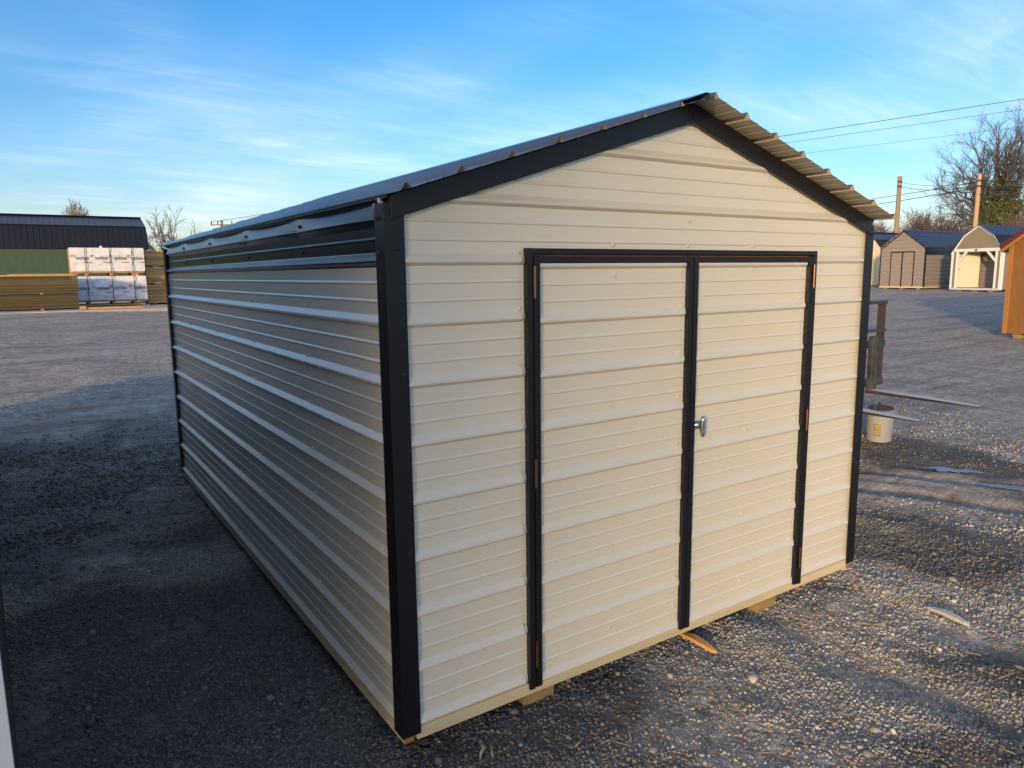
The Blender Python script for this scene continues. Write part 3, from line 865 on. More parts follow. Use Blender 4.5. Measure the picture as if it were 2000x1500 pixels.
for x0, x1 in ((-.02, .085), (Wo - .085, Wo + .02)):
    mb = MB(); mb.box(x0, x1, -.018, .009, -.01, oe - .02); mb.obj("corner_board", M['orange_trim'], osh)
mb = MB(); mb.box(-.02, .0095, .0095, .10, -.01, oe - .03); mb.obj("corner_board", M['orange_trim'], osh)
mb = MB(); mb.box(.086, Wo - .086, -.012, .0085, oe - .03, oe + .0); mb.obj("gable_trim", M['orange_trim'], osh)
for s in (-1, 1):
    lo_ = (Wo/2 + s * (Wo/2 + .13), oe - .11); hi_ = (Wo/2, orr)
    roof_strip("roof_panel", lo_, hi_, -.16, Lo + .16, M['red_roof'], osh, (s * (orr - oe), 0, Wo / 2))
    mb = MB(); mb.beam((lo_[0], -.165, lo_[1] - .012), (hi_[0], -.165, hi_[1] - .012), .03, .10); mb.obj("rake_trim", M['red_roof'], osh)
    mb = MB(); mb.beam((lo_[0], -.13, lo_[1] - .105), (hi_[0], -.13, hi_[1] - .105), .03, .08); mb.obj("rake_board", M['orange_trim'], osh)
for k, xx in enumerate((.25, .95, 1.9, 2.7)):
    mb = MB(); mb.box(xx, xx + .14, .02, Lo - .05, -.14, -.004); mb.obj("skid", M['skid'], osh)
    mb = MB(); mb.box(xx - .1, xx + .25, .08, .45, -.32, -.1405); mb.obj("block", M['skid'], osh)

# --- neighbouring shed whose corner enters at the lower left
ns = empty("white_cornered_shed", (-1.224, -.72, -.06), rad(2.6))
tag(ns, "dark shed with white corner trim at the lower left edge", "shed")
M['neighbour'] = noise_mat("dark_umber_siding", (.055, .048, .042), (.075, .066, .058), 4, .7, (4, 4, .4))
LN, WN = 3.6, 8.1
ne, nr = 2.42, 3.1
for x0, x1 in ((-LN, -LN + .04), (-.04, 0)):
    mb = MB(); mb.box(x0, x1, .005, WN, -.02, ne); mb.obj("side_wall", M['neighbour'], ns)
for y0, y1 in ((0.002, .04), (WN - .04, WN)):
    mb = MB(); mb.prism([(-LN + .041, -.02), (-.041, -.02), (-.041, ne - .02), (-LN/2, nr - .03), (-LN + .041, ne - .02)], 'y', y0, y1); mb.obj("end_wall", M['neighbour'], ns)
for yy, q in ((0, 1), (WN, -1)):
    poly = [(.012, yy - q*.012), (.012, yy + q*.075), (.0015, yy + q*.075), (.0015, yy + q*.001), (-.075, yy + q*.001), (-.075, yy - q*.012)]
    mb = MB(); mb.prism(poly if q > 0 else poly[::-1], 'z', -.03, ne - .02); mb.obj("corner_trim", M['white'], ns)
for s_ in (-1, 1):
    lo_ = (-LN/2 + s_ * (LN/2 + .04), ne - .01); hi_ = (-LN/2, nr)
    roof_strip("roof_panel", lo_, hi_, -.05, WN + .05, M['roof_dark'], ns, (s_ * (nr - ne), 0, LN / 2))
mb = MB(); mb.box(-LN + .1, -.1, .05, WN - .05, -.13, -.021); mb.obj("skid", M['skid'], ns)

# ------------------------------------------------------------------ timber and board packs at the left
M['wrap'] = noise_mat("white_pack_wrap", (.70, .69, .70), (.78, .77, .78), 3, .45, bump=.7, bump_scale=3.2, spec=.5, bdist=.06)
M['ink'] = principled("dark_ink", (.07, .07, .075), .6)[0]
M['strap'] = principled("black_strap", (.015, .015, .015), .5)[0]
M['batten'] = noise_mat("orange_batten", (.42, .20, .08), (.52, .28, .12), 8, .8)
M['osb'] = noise_mat("board_edges", (.36, .22, .12), (.46, .30, .17), 3, .85, (1, 1, 40))
M['brown_ply'] = noise_mat("brown_board_edges", (.088, .068, .034), (.135, .108, .056), 2.5, .85, (.6, .6, 30))
M['plank'] = noise_mat("yellow_planks", (.46, .25, .085), (.60, .36, .15), 2.5, .8, (2, 2, 12))

LOGO = {}
def wrapped_pack(label, x0, x1, y0, dep, z0, z1, logos, bseed):
    t = empty("wrapped_board_pack", ((x0 + x1) / 2, y0, z0))
    tag(t, label, "board pack", "white wrapped board packs")
    hw = (x1 - x0) / 2; h = z1 - z0
    # wrap: wrinkled box, front subdivided
    rs = np.random.RandomState(bseed)
    nu, nv = 60, 24
    vs_, fs_ = [], []
    ox, oy = rs.rand(2) * 50
    for j in range(nv + 1):
        for i in range(nu + 1):
            u, v = i / nu, j / nv
            wv = (fbm(np.array(ox + u * 4 + v * 1.5), np.array(oy + v * 9), 3) - .45) * .075
            crease = .03 * abs(math.sin(7 * v + 3 * math.sin(3.1 * u + bseed) + bseed))
            edge = min(1, 6 * min(u, 1 - u)) * min(1, 6 * min(v, 1 - v))
            vs_.append((-hw + 2 * hw * u, -float(wv + crease) * edge - .01, .06 + (h - .06) * v))
    w = nu + 1
    fs_ = [(j*w+i, j*w+i+1, (j+1)*w+i+1, (j+1)*w+i) for j in range(nv) for i in range(nu)]
    b = len(vs_)
    vs_ += [(-hw, dep, .06), (hw, dep, .06), (hw, dep, h), (-hw, dep, h)]
    fs_ += [(nv*w, nv*w+nu, b+2, b+3), (nu, b+1, b+2, nv*w+nu)]
    mesh_obj("wrap", vs_, fs_, M['wrap'], t, smooth=True)
    mb = MB(); mb.box(-hw + .005, hw - .02, .02, dep - .01, .0, h - .015); mb.obj("boards", M['osb'], t)
    for sx in (.2, .53, .83):
        mb = MB()
        xx = -hw + 2 * hw * sx
        mb.box(xx - .010, xx + .010, -.070, -.058, -.02, h + .006); mb.box(xx - .010, xx + .010, -.070, dep, h + .0062, h + .010)
        mb.obj("strap", M['strap'], t)
        mb = MB(); mb.box(xx - .045, xx + .045, 0, dep, -.09, -.003); mb.obj("batten", M['batten'], t)
    for u, v in logos:
        cu = bpy.data.curves.new("printed_logo", 'FONT'); cu.body = "selex"; cu.size = .205; cu.extrude = .002; cu.align_x = 'CENTER'
        cu.materials.append(M['ink']); cu.offset = .0
        if "logo" not in LOGO:
            tmp = bpy.data.objects.new("tmp_text", cu); COL.objects.link(tmp)
            LOGO["logo"] = bpy.data.meshes.new_from_object(tmp.evaluated_get(bpy.context.evaluated_depsgraph_get()))
            bpy.data.objects.remove(tmp, do_unlink=True)
        lo = bpy.data.objects.new("printed_logo", LOGO["logo"]); lo.location = (-hw + 2 * hw * u, -.066, .06 + (h - .06) * v); lo.rotation_euler = (math.pi / 2, 0, 0)
        lo.parent = t; COL.objects.link(lo)
        mb = MB()
        cx, cz = -hw + 2 * hw * u - .30, .06 + (h - .06) * v + .12
        arc = [(cx + .045 * math.cos(a), -.066, cz + .035 * math.sin(a)) for a in [rad(40 + 280 * k / 9) for k in range(10)]]
        mb.tube(arc, .009, 6); mb.obj("printed_mark", M['ink'], t)
        mb = MB(); mb.box(cx + .36, cx + .60, -.067, -.065, cz - .23, cz - .21); mb.obj("printed_line", M['ink'], t)
    return t
PY = 28.7
up_pack = wrapped_pack("white wrapped board pack, the upper one of the stacked pair", .40, 2.84, PY, 1.22, 1.965, 2.885, ((.16, .50), (.41, .50), (.66, .50), (.90, .50)), 4)
lo_pack = wrapped_pack("white wrapped board pack, the lower one of the stacked pair", .40, 2.84, PY - .04, 1.22, .905, 1.845, ((.14, .44), (.40, .44), (.63, .44), (.90, .44)), 9)
mb = MB(); mb.box(-.22, -.15, .05, .3, .925, .99); mb.obj("wrap_tail", M['wrap'], up_pack)

_tints = {}
def TINTS(mat):
    """the board material and two of its natural shades"""
    if mat.name not in _tints:
        out = [mat]
        for f in (.72, 1.22):
            m2 = mat.copy(); m2.name = mat.name + ("_dark" if f < 1 else "_pale")
            for nd in m2.node_tree.nodes:
                if nd.type == 'MIX_RGB':
                    for i in (1, 2):
                        c = nd.inputs[i].default_value; nd.inputs[i].default_value = (c[0] * f, c[1] * f, c[2] * f, 1)
            out.append(m2)
        _tints[mat.name] = out
    return _tints[mat.name]
def board_pack(label, x0, x1, y0, y1, z0, z1, mat, n, seed, bat=True, group=None, name="board_pack"):
    t = empty(name, ((x0 + x1) / 2, y0, z0))
    tag(t, label, "board pack", group)
    rs = random.Random(seed); h = (z1 - z0) / n; hw = (x1 - x0) / 2
    alt = TINTS(mat)
    for k in range(n):
        j = rs.uniform(-.02, .02)
        mb = MB(); mb.box(-hw + j, hw + j * .7, j + .012, y1 - y0, k * h, (k + 1) * h - .007); mb.obj("board", rs.choice(alt), t)
    if bat:
        for xx in (-hw * .75, -hw * .1, hw * .6):
            mb = MB(); mb.box(xx - .045, xx + .045, .03, y1 - y0, -.05, -.002); mb.obj("batten", M['batten'], t)
    return t
board_pack("lower pack of brown boards in front of the green barn", -5.0, .47, 27.0, 28.3, .775, 1.255, M['brown_ply'], 14, 1, group="brown board packs")
board_pack("upper pack of brown boards in front of the green barn", -5.0, .50, 27.0, 28.3, 1.31, 1.86, M['brown_ply'], 15, 2, group="brown board packs")
t = empty("loose_boards", (-2.3, 26.95, 1.863)); tag(t, "few pale loose boards lying on top of the brown board packs", "boards")
for k, (a, b, c) in enumerate(((-2.6, 2.78, 0.0), (-2.0, 2.70, .027), (.8, 2.82, .054))):
    mb = MB(); mb.box(a, b, -.03 + k * .05, 1.0, c, c + .024); mb.obj("board", M['plank'], t)
for k, (z0, z1, lbl, dx) in enumerate(((.78, 1.50, "lowest", -.04), (1.56, 2.18, "middle", 0), (2.23, 2.82, "topmost", .03))):
    board_pack(f"{lbl} bundle of yellow planks between the white packs and the foreground shed", 2.95 + dx, 5.2 + dx, 29.35, 32.5, z0, z1, M['plank'], 11, 20 + k, group="yellow plank bundles", name="plank_bundle")
t = empty("timber_offcut", (1.2, 26.6, .735), rad(-6)); tag(t, "thin timber offcut lying on the concrete before the white packs", "timber")
mb = MB(); mb.box(-.6, 1.2, -.05, .05, -.014, .05); mb.obj("board", M['batten'], t)
mb = MB(); mb.box(-.75, -.55, -.1, .1, -.014, .09); mb.obj("block", M['batten'], t)
o = empty("bottom_sheet", (1.62, PY - .1, .721)); tag(o, "flat boards lying under the lower white pack", "board")
mb = MB(); mb.box(-1.2, 1.25, 0, 1.3, .0, .045); mb.obj("board", M['osb'], o)
mb = MB(); mb.box(-1.25, 1.1, -.1, 1.2, .0462, .090); mb.obj("board", M['osb'], o)

# ------------------------------------------------------------------ pallet fork loader behind the shed
M['fork'] = noise_mat("worn_fork_steel", (.03, .032, .036), (.10, .10, .105), 9, .45, bump=.2, metal=.3)
M['fork_top'] = noise_mat("bare_fork_steel", (.50, .46, .41), (.62, .57, .51), 9, .55, (6, 1, 1))
M['rust'] = noise_mat("rusty_brown_steel", (.028, .023, .020), (.075, .050, .036), 6, .7)
M['loader'] = metal_paint("loader_paint", (.16, .16, .16), .5)
M['tyre'] = principled("tyre_rubber", (.02, .02, .02), .85)[0]
ld = empty("fork_loader", (6.35, 2.2, -.12)); tag(ld, "dark steel fork carriage with two long pallet forks beyond the shed's right corner", "loader")
zf = .49                                    # fork height above the loader base
for fx, tx in ((-.58, -.02), (.62, 0.0)):
    f = empty("fork"); f.parent = ld
    mb = MB()
    mb.prism([(-.02, zf + .005), (-.02, zf + .045), (-.60, zf + .034), (-1.22, zf + .014), (-1.22, zf + .006), (-.60, zf + .004)], 'x', fx - .08, fx + .08)
    # taper the tips
    for i, v in enumerate(mb.v):
        if v[1] < -1.2: mb.v[i] = (fx + (v[0] - fx) * .55, v[1], v[2])
    mb.m = [0] * len(mb.m); mb.m[2 + 1] = 1; mb.m[2 + 2] = 1
    mb.obj("blade", M['rust'], f, mats=[M['rust'], M['fork_top']])
    mb = MB(); mb.box(fx - .06, fx + .06, -.075, -.015, zf + .0455, zf + .66); mb.obj("shank", M['fork'], f, bevel=.006)
# carriage frame
cg = empty("carriage"); cg.parent = ld
for xx, w_ in ((-.75, .09), (.02, .10), (.42, .085), (.87, .09)):
    mb = MB(); mb.box(xx - w_/2, xx + w_/2, .0, .05, zf + .10, zf + 1.02); mb.obj("upright", M['rust'], cg)
for z0, z1 in ((zf + 1.021, zf + 1.06), (zf + .70, zf + .735), (zf + .52, zf + .60), (zf + .07, zf + .16)):
    mb = MB(); mb.box(-.80, .925, -.012, .062, z0, z1); mb.obj("cross_bar", M['fork'], cg)
mb = MB(); mb.tube([(.30, -.02, zf + .55), (.36, -.04, zf + .70), (.42, -.03, zf + .84)], .018, 8); mb.obj("lock_lever", M['rust'], cg)
# the machine itself, hidden behind the shed
mb = MB(); mb.box(-.72, .55, .30, 2.3, .35, 1.05); mb.prism([(.7, 1.051), (2.0, 1.051), (1.9, 1.95), (.9, 1.95)], 'x', -.55, .4); mb.obj("body", M['loader'], ld, bevel=.03)
for xx in (-.86, .56):
    mb = MB(); mb.beam((xx + .06, .062, zf + .35), (xx + .06, .9, zf + .45), .09, .16); mb.beam((xx + .06, .9, zf + .45), (xx + .06, 2.2, 1.4), .09, .16); mb.obj("lift_arm", M['loader'], ld)
    for yy in (.62, 1.85):
        mb = MB(); mb.tube([(xx - .09, yy, .38), (xx + .17, yy, .38)], .38, 24); mb.obj("wheel", M['tyre'], ld)

# bucket under the forks
M['bucket'] = principled("white_plastic", (.30, .315, .33), .35)[0]
bq = at_depth(1716.5, 849, 8.2)
bz = gz(bq.x, bq.y) + .012
bk_ = empty("plastic_bucket", (bq.x, bq.y, bz)); bk_.rotation_euler = (rad(1), rad(-4), rad(20))
tag(bk_, "white plastic bucket with a gold label under the forks", "bucket")
mb = MB()
mb.tube([(0,0,0), (0,0,.005), (0,0,.30), (0,0,.305), (0,0,.335), (0,0,.34), (0,0,.365), (0,0,.37)], [.128, .132, .147, .154, .155, .149, .150, .156], 36)
mb.obj("body", M['bucket'], bk_, smooth=False)
mb = MB(); mb.tube([(0, 0, .371), (0, 0, .3725)], .140, 30); mb.obj("inside", M['core'], bk_)
vdir = Vector((CAM.x - bq.x, CAM.y - bq.y, 0)); va = math.atan2(vdir.y, vdir.x) - rad(20)
def band(a0, a1, z0, z1, r0, r1, n=8):
    vs_ = []
    for k in range(n + 1):
        a = a0 + (a1 - a0) * k / n
        vs_ += [(r0 * math.cos(a), r0 * math.sin(a), z0), (r1 * math.cos(a), r1 * math.sin(a), z1)]
    return vs_, [(2*k, 2*k+2, 2*k+3, 2*k+1) for k in range(n)]
v_, f_ = band(va - .42, va + .12, .07, .215, .1375, .1447)
mb = MB(); mb.add(v_, f_); lab = mb.obj("label", noise_mat("gold_label", (.24, .18, .05), (.34, .27, .11), 40, .4), bk_)
for z, wd_ in ((.19, .30), (.165, .38), (.125, .38), (.10, .34)):
    v_, f_ = band(va - .15 - wd_/2, va - .15 + wd_/2, z, z + .010, .1385 + z * .05, .1392 + z * .05)
    mb = MB(); mb.add(v_, f_); mb.obj("label_print", noise_mat("label_print", (.36, .32, .19), (.42, .37, .23), 20, .4), lab)
hp = []
for k in range(13):
    a = math.pi * k / 12
    hp.append((.158 * math.cos(a + 0), .06 * math.sin(a), .33 + .10 * math.sin(a)))
mb = MB(); mb.tube(hp, .003, 6); mb.obj("wire_handle", M['chrome'], bk_)
mb = MB(); mb.tube([hp[1], hp[3]], .009, 8); mb.obj("handle_grip", M['blackish'], bk_)

# ------------------------------------------------------------------ puddles, offcuts on the ground
M['water'] = principled("puddle_water", (.12, .105, .09), .2, 0, .5)[0]
for k, (px, py, rx, ry, lb) in enumerate(((6.20, .86, .30, .10, "shallow blue puddle on the packed track nearer the shed"), (5.98, .22, .33, .08, "shallow blue puddle on the packed track at the right edge"))):
    vs_, n = [], 28
    dr_ = Vector((.47, -.88, 0)); pr_ = Vector((.88, .47, 0))
    rs = random.Random(k + 5); zc = max(gz(px + dx, py + dy) for dx in (-.05, 0, .05) for dy in (-.1, 0, .1)) + .004
    for i in range(n):
        a = 2 * math.pi * i / n; q = rs.uniform(.45, 1.1)
        p = Vector((px, py, zc)) + dr_ * (rx * q * math.cos(a)) + pr_ * (ry * q * math.sin(a))
        vs_.append(p)
    o = mesh_obj("puddle", vs_, [tuple(range(n))], M['water']); tag(o, lb, kind="structure")

M['splinter'] = noise_mat("fresh_split_pine", (.56, .28, .09), (.68, .38, .14), 8, .7, (1, 8, 8))
def splinter(name, label, a, b, w, h, mat, cat="wood scrap"):
    a, b = Vector((*a, 0)), Vector((*b, 0)); d = (b - a); L_ = d.length
    o = empty(name, (a.x, a.y, 0), math.atan2(d.y, d.x))
    za, zb_ = gz(a.x, a.y) + .004, gz(b.x, b.y) + .004
    mb = MB()
    ring = [(0, .15), (.12, .6), (.35, 1), (.7, .85), (.9, .45), (1, .1)]
    vs_, fs_ = [], []
    for t, q in ring:
        z = za + (zb_ - za) * t + .012 * math.sin(math.pi * t)
        for yy, zz in ((-w * q / 2, 0), (w * q / 2, .002), (w * q * .42, h), (-w * q * .40, h * .85)): vs_.append((L_ * t, yy + .01 * math.sin(5 * t), z + zz))
    for i in range(len(ring) - 1):
        for k in range(4): fs_.append((i*4+k, i*4+(k+1) % 4, (i+1)*4+(k+1) % 4, (i+1)*4+k))
    fs_ += [(3, 2, 1, 0), (20, 21, 22, 23)]
    mesh_obj("piece", vs_, fs_, mat, o); tag(o, label, cat)
splinter("wood_splinter", "orange splinter of split pine lying before the double doors", (1.675, .12), (1.70, -.13), .055, .018, M['splinter'])
M['pale_scrap'] = noise_mat("pale_weathered_scrap", (.36, .36, .33), (.46, .46, .42), 6, .8)
splinter("wood_scrap", "pale flat scrap half pressed into gravel near the shed's right corner", (2.98, .28), (3.20, .06), .10, .012, M['pale_scrap'])
splinter("wood_scrap", "pale pointed scrap lying on gravel at the right edge", (3.05, -.50), (3.03, -.74), .05, .02, M['pale_scrap'])
splinter("twig", "short pale twig on the gravel by the shed's near left corner", (.30, -.08), (.26, -.16), .016, .012, M['pale_scrap'], "twig")

# ------------------------------------------------------------------ gravel
def frustum_keep(P, margin=1.3):
    d = P - np.array(CAM)
    z = d @ np.array(FWD); x = d @ np.array(RGT) / z; y = d @ np.array(UPV) / z
    return (z > .3) & (np.abs(x) < 1000 / FPX * margin) & (np.abs(y) < 750 / FPX * margin)
ICO_V = []
ph = (1 + 5 ** .5) / 2
for a, b in ((-1, ph), (1, ph), (-1, -ph), (1, -ph)): ICO_V.append((a, b, 0))
for a, b in ((-1, ph), (1, ph), (-1, -ph), (1, -ph)): ICO_V.append((0, a, b))
for a, b in ((-1, ph), (1, ph), (-1, -ph), (1, -ph)): ICO_V.append((b, 0, a))
ICO_V = np.array(ICO_V) / math.hypot(1, ph)
ICO_F = np.array([(0,11,5),(0,5,1),(0,1,7),(0,7,10),(0,10,11),(1,5,9),(5,11,4),(11,10,2),(10,7,6),(7,1,8),(3,9,4),(3,4,2),(3,2,6),(3,6,8),(3,8,9),(4,9,5),(2,4,11),(6,2,10),(8,6,7),(9,8,1)])
OCT_V = np.array([(1,0,0),(0,1,0),(-1,0,0),(0,-1,0),(0,0,1),(0,0,-1.)])
OCT_F = np.array([(0,1,4),(1,2,4),(2,3,4),(3,0,4),(1,0,5),(2,1,5),(3,2,5),(0,3,5)])
def gravel(name, n, xr, yr, smin, smax, keep_prob, seed, label, small=False):
    BV, BF = (OCT_V * 1.12, OCT_F) if small else (ICO_V, ICO_F)
    nv = len(BV)
    rg = np.random.RandomState(seed)
    x = rg.uniform(*xr, n); y = rg.uniform(*yr, n)
    inside = (x > .0) & (x < 3.1) & (y > .25) & (y < 4.7)
    p = keep_prob(x, y)
    k = (~inside) & (rg.rand(n) < p)
    x, y = x[k], y[k]
    z = ground_z(x, y)
    P = np.stack([x, y, z], 1)
    k = frustum_keep(P); P = P[k]
    n = len(P)
    s = smin * (smax / smin) ** (rg.rand(n) ** 2.0)
    sc = s[:, None] * rg.uniform(.6, 1.15, (n, 3)); sc[:, 2] *= .75
    th = rg.uniform(0, 2 * np.pi, n); c, si = np.cos(th), np.sin(th)
    B = BV[None] * (1 + rg.uniform(-.26, .26, (n, nv, 1))) + rg.normal(0, .10, (n, nv, 3))
    B = B * sc[:, None, :]
    tl = rg.normal(0, .35, n)
    bx_, by_, bz_ = B[..., 0], B[..., 1], B[..., 2]
    bz2 = bz_ * np.cos(tl)[:, None] + bx_ * np.sin(tl)[:, None]; bx2 = bx_ * np.cos(tl)[:, None] - bz_ * np.sin(tl)[:, None]
    X = bx2 * c[:, None] - by_ * si[:, None]; Y = bx2 * si[:, None] + by_ * c[:, None]
    VV = np.stack([X, Y, bz2], 2) + P[:, None, :]
    VV[..., 2] += (s * .22)[:, None]
    FF = (BF[None] + (np.arange(n) * nv)[:, None, None]).reshape(-1, 3)
    g_ = (rg.beta(2.0, 3.2, n) * .40 + .20) * (1 - .56 * damp_shade_mask(P[:, 0], P[:, 1]))  # stones take the same damp and painted shade as the ground
    warm = rg.normal(.0, 1, n)
    colr = np.stack([g_ * (1.07 + .06 * warm), g_ * 1.0, g_ * (.88 - .09 * warm), np.ones(n)], 1)
    colr[:, :3] *= np.where(rg.rand(n) < .03, 1.4, 1.0)[:, None]
    cc = np.repeat(np.clip(colr, .02, .7), nv, axis=0)
    o = bulk_mesh(name, VV.reshape(-1, 3), FF, M['stone'], col=cc)
    tag(o, label, "gravel", kind="stuff")
    return n
mt, n_, l_, b_ = principled("stone", (.2, .2, .2), .85, 0, .3)
at_ = n_.new("ShaderNodeAttribute"); at_.attribute_name = "tint"
nz_ = n_.new("ShaderNodeTexNoise"); nz_.inputs["Scale"].default_value = 90; nz_.inputs["Detail"].default_value = 4
tc_ = n_.new("ShaderNodeTexCoord"); l_.new(tc_.outputs["Object"], nz_.inputs["Vector"])
mr_ = n_.new("ShaderNodeMapRange"); mr_.inputs[3].default_value = .65; mr_.inputs[4].default_value = 1.3; l_.new(nz_.outputs[0], mr_.inputs[0])
mx_ = n_.new("ShaderNodeMixRGB"); mx_.blend_type = 'MULTIPLY'; mx_.inputs[0].default_value = 1
l_.new(at_.outputs["Color"], mx_.inputs[1]); l_.new(mr_.outputs[0], mx_.inputs[2]); l_.new(mx_.outputs[0], b_.inputs["Base Color"])
M['stone'] = mt
def dens(x, y):
    pkm = packed_mask(x, y)
    cl_ = np.clip((fbm(x * 2.3 + 70, y * 2.3, 3) - .30) / .25, .15, 1)
    return np.clip(1.02 - pkm * 1.0, .03, 1) * cl_
cd_ = lambda x, y: np.hypot(x + 1.1, y + 2.4)
gravel("gravel", 400000, (-1.7, 4.4), (-2.0, 3.2), .0048, .0125, lambda x, y: dens(x, y) * np.clip(1.35 - cd_(x, y) / 7, .1, 1), 21, "fine grey gravel strewn over the yard near the shed", True)
gravel("gravel", 220000, (-2.5, 10.5), (-1.6, 11.0), .008, .018, lambda x, y: dens(x, y) * np.clip((cd_(x, y) - 3.4) / 2, 0, 1) * np.clip((12.0 - cd_(x, y)) / 6, 0, 1), 22, "grey gravel strewn over the yard further back", True)
gravel("gravel", 5000, (-1.9, 7.5), (-2.3, 9), .012, .024, lambda x, y: dens(x, y) * .9, 24, "coarser rounded stones strewn among the fine gravel")
gravel("gravel", 120, (-1.9, 6.5), (-2.3, 8), .024, .044, lambda x, y: dens(x, y), 23, "few large loose stones lying among the gravel")

# wood shavings
def chips(n, seed):
    r_ = np.random.RandomState(seed)
    x = r_.uniform(.2, 6.5, n); y = r_.uniform(-2.2, 2.2, n)
    k = ((x > 3.15) | (y < -.03)) & (r_.rand(n) < np.clip((fbm(x * 1.8 + 5, y * 1.8 + 90, 3) - .44) / .12, .02, 1))
    x, y = x[k], y[k]; n = len(x)
    z = ground_z(x, y) + .014
    th = r_.uniform(0, np.pi, n); L_ = r_.uniform(.012, .05, n); w_ = r_.uniform(.0015, .004, n)
    dx, dy = np.cos(th), np.sin(th); tl = r_.normal(0, .2, n)
    V4 = []
    for a, b in ((-1, -1), (1, -1), (1, 1), (-1, 1)):
        V4.append(np.stack([x + a * L_ * dx - b * w_ * dy, y + a * L_ * dy + b * w_ * dx, z + a * L_ * tl], 1))
    VV = np.stack(V4, 1)
    top_ = VV.copy(); top_[..., 2] += .003
    ALL = np.concatenate([VV, top_], 1).reshape(-1, 3)
    fb = np.array([(0,3,2,1),(4,5,6,7),(0,1,5,4),(1,2,6,5),(2,3,7,6),(3,0,4,7)])
    FF = (fb[None] + (np.arange(n) * 8)[:, None, None]).reshape(-1, 4)
    o = bulk_mesh("wood_shavings", ALL, FF, noise_mat("shavings", (.26, .17, .10), (.40, .28, .17), 6, .8))
    tag(o, "thin tan wood shavings scattered on the gravel", "shavings", kind="stuff")
chips(1300, 31)

# ------------------------------------------------------------------ trees
def grow(rg, p, d, L_, r, level, maxl, out, prm):
    n = max(2, int(prm['seg'][level]))
    pts = [p]; cur = p; dd = d
    for i in range(n):
        dd = dd + rg.normal(0, prm['bend'][level], 3) + np.array((0, 0, prm['up'][level]))
        dd = dd / np.linalg.norm(dd)
        nxt = cur + dd * (L_ / n)
        r0 = r * (1 - prm['taper'] * i / n); r1 = r * (1 - prm['taper'] * (i + 1) / n)
        out.append((cur, nxt, r0, r1, level))
        cur = nxt; pts.append(cur)
        if level < maxl:
            if i >= prm['start'][level]:
                for _ in range(prm['kids'][level]):
                    az = rg.uniform(0, 2 * np.pi)
                    o1 = np.cross(dd, (0, 0, 1.0)); o1 = o1 / (np.linalg.norm(o1) + 1e-6) if np.linalg.norm(o1) > .05 else np.array((1., 0, 0))
                    o2 = np.cross(dd, o1)
                    a = rg.uniform(*prm['ang'][level])
                    cd = dd * math.cos(a) + (o1 * math.cos(az) + o2 * math.sin(az)) * math.sin(a)
                    grow(rg, cur, cd, L_ * rg.uniform(*prm['len'][level]), max(prm['rmin'], r1 * rg.uniform(.45, .7)), level + 1, maxl, out, prm)
    if level < maxl:
        grow(rg, cur, dd, L_ * .6, max(prm['rmin'], r * (1 - prm['taper'])), level + 1, maxl, out, prm)

def tubes(segs, sides=4):
    P0 = np.array([s[0] for s in segs]); P1 = np.array([s[1] for s in segs])
    R0 = np.array([s[2] for s in segs]); R1 = np.array([s[3] for s in segs])
    D = P1 - P0; D /= np.linalg.norm(D, axis=1)[:, None] + 1e-9
    ref = np.where(np.abs(D[:, 2:3]) > .9, np.array([[1., 0, 0]]), np.array([[0, 0, 1.]]))
    A = np.cross(D, ref); A /= np.linalg.norm(A, axis=1)[:, None] + 1e-9
    B = np.cross(D, A)
    ring0, ring1 = [], []
    for k in range(sides):
        t = 2 * math.pi * k / sides
        o = A * math.cos(t) + B * math.sin(t)
        ring0.append(P0 + o * R0[:, None]); ring1.append(P1 + o * R1[:, None])
    V = np.stack(ring0 + ring1, 1)
    fb = np.array([(k, (k+1) % sides, sides + (k+1) % sides, sides + k) for k in range(sides)])
    F = (fb[None] + (np.arange(len(segs)) * 2 * sides)[:, None, None]).reshape(-1, 4)
    return V.reshape(-1, 3), F

M['bark'] = noise_mat("grey_bark", (.15, .115, .09), (.22, .175, .14), 3, .9)
M['bark_dark'] = noise_mat("dark_bark", (.088, .082, .085), (.13, .122, .125), 1, .9)
M['bark_pale'] = noise_mat("pale_bark", (.21, .165, .125), (.29, .23, .18), 3, .9)
M['wood_far'] = noise_mat("russet_twigs", (.15, .10, .08), (.22, .15, .12), .15, .95)
M['ivy'] = noise_mat("ivy_leaves", (.05, .075, .02), (.11, .13, .045), 1.5, .6)

def bare_tree(name, label, base, seed, H, r, prm, maxl, mat, group=None, half=None, height=None):
    rg = np.random.RandomState(seed)
    out = []
    grow(rg, np.zeros(3), np.array((0, 0, 1.)), H, r, 0, maxl, out, prm)
    if half:                       # bring the crown to its surveyed size
        E_ = np.array([s[1] for s in out]); kx = half / np.percentile(np.hypot(E_[:, 0], E_[:, 1]), 97); kz = height / E_[:, 2].max()
        K = np.array((kx, kx, kz)); out = [(a * K, b * K, c, d, e) for a, b, c, d, e in out]
    t = empty(name, base); tag(t, label, "tree", group)
    tr = [s for s in out if s[4] == 0]; cr = [s for s in out if s[4] > 0]
    V, F = tubes(tr, 7); bulk_mesh("trunk", V, F, mat, t)
    V, F = tubes(cr, 4); bulk_mesh("crown", V, F, mat, t)
    return t, out
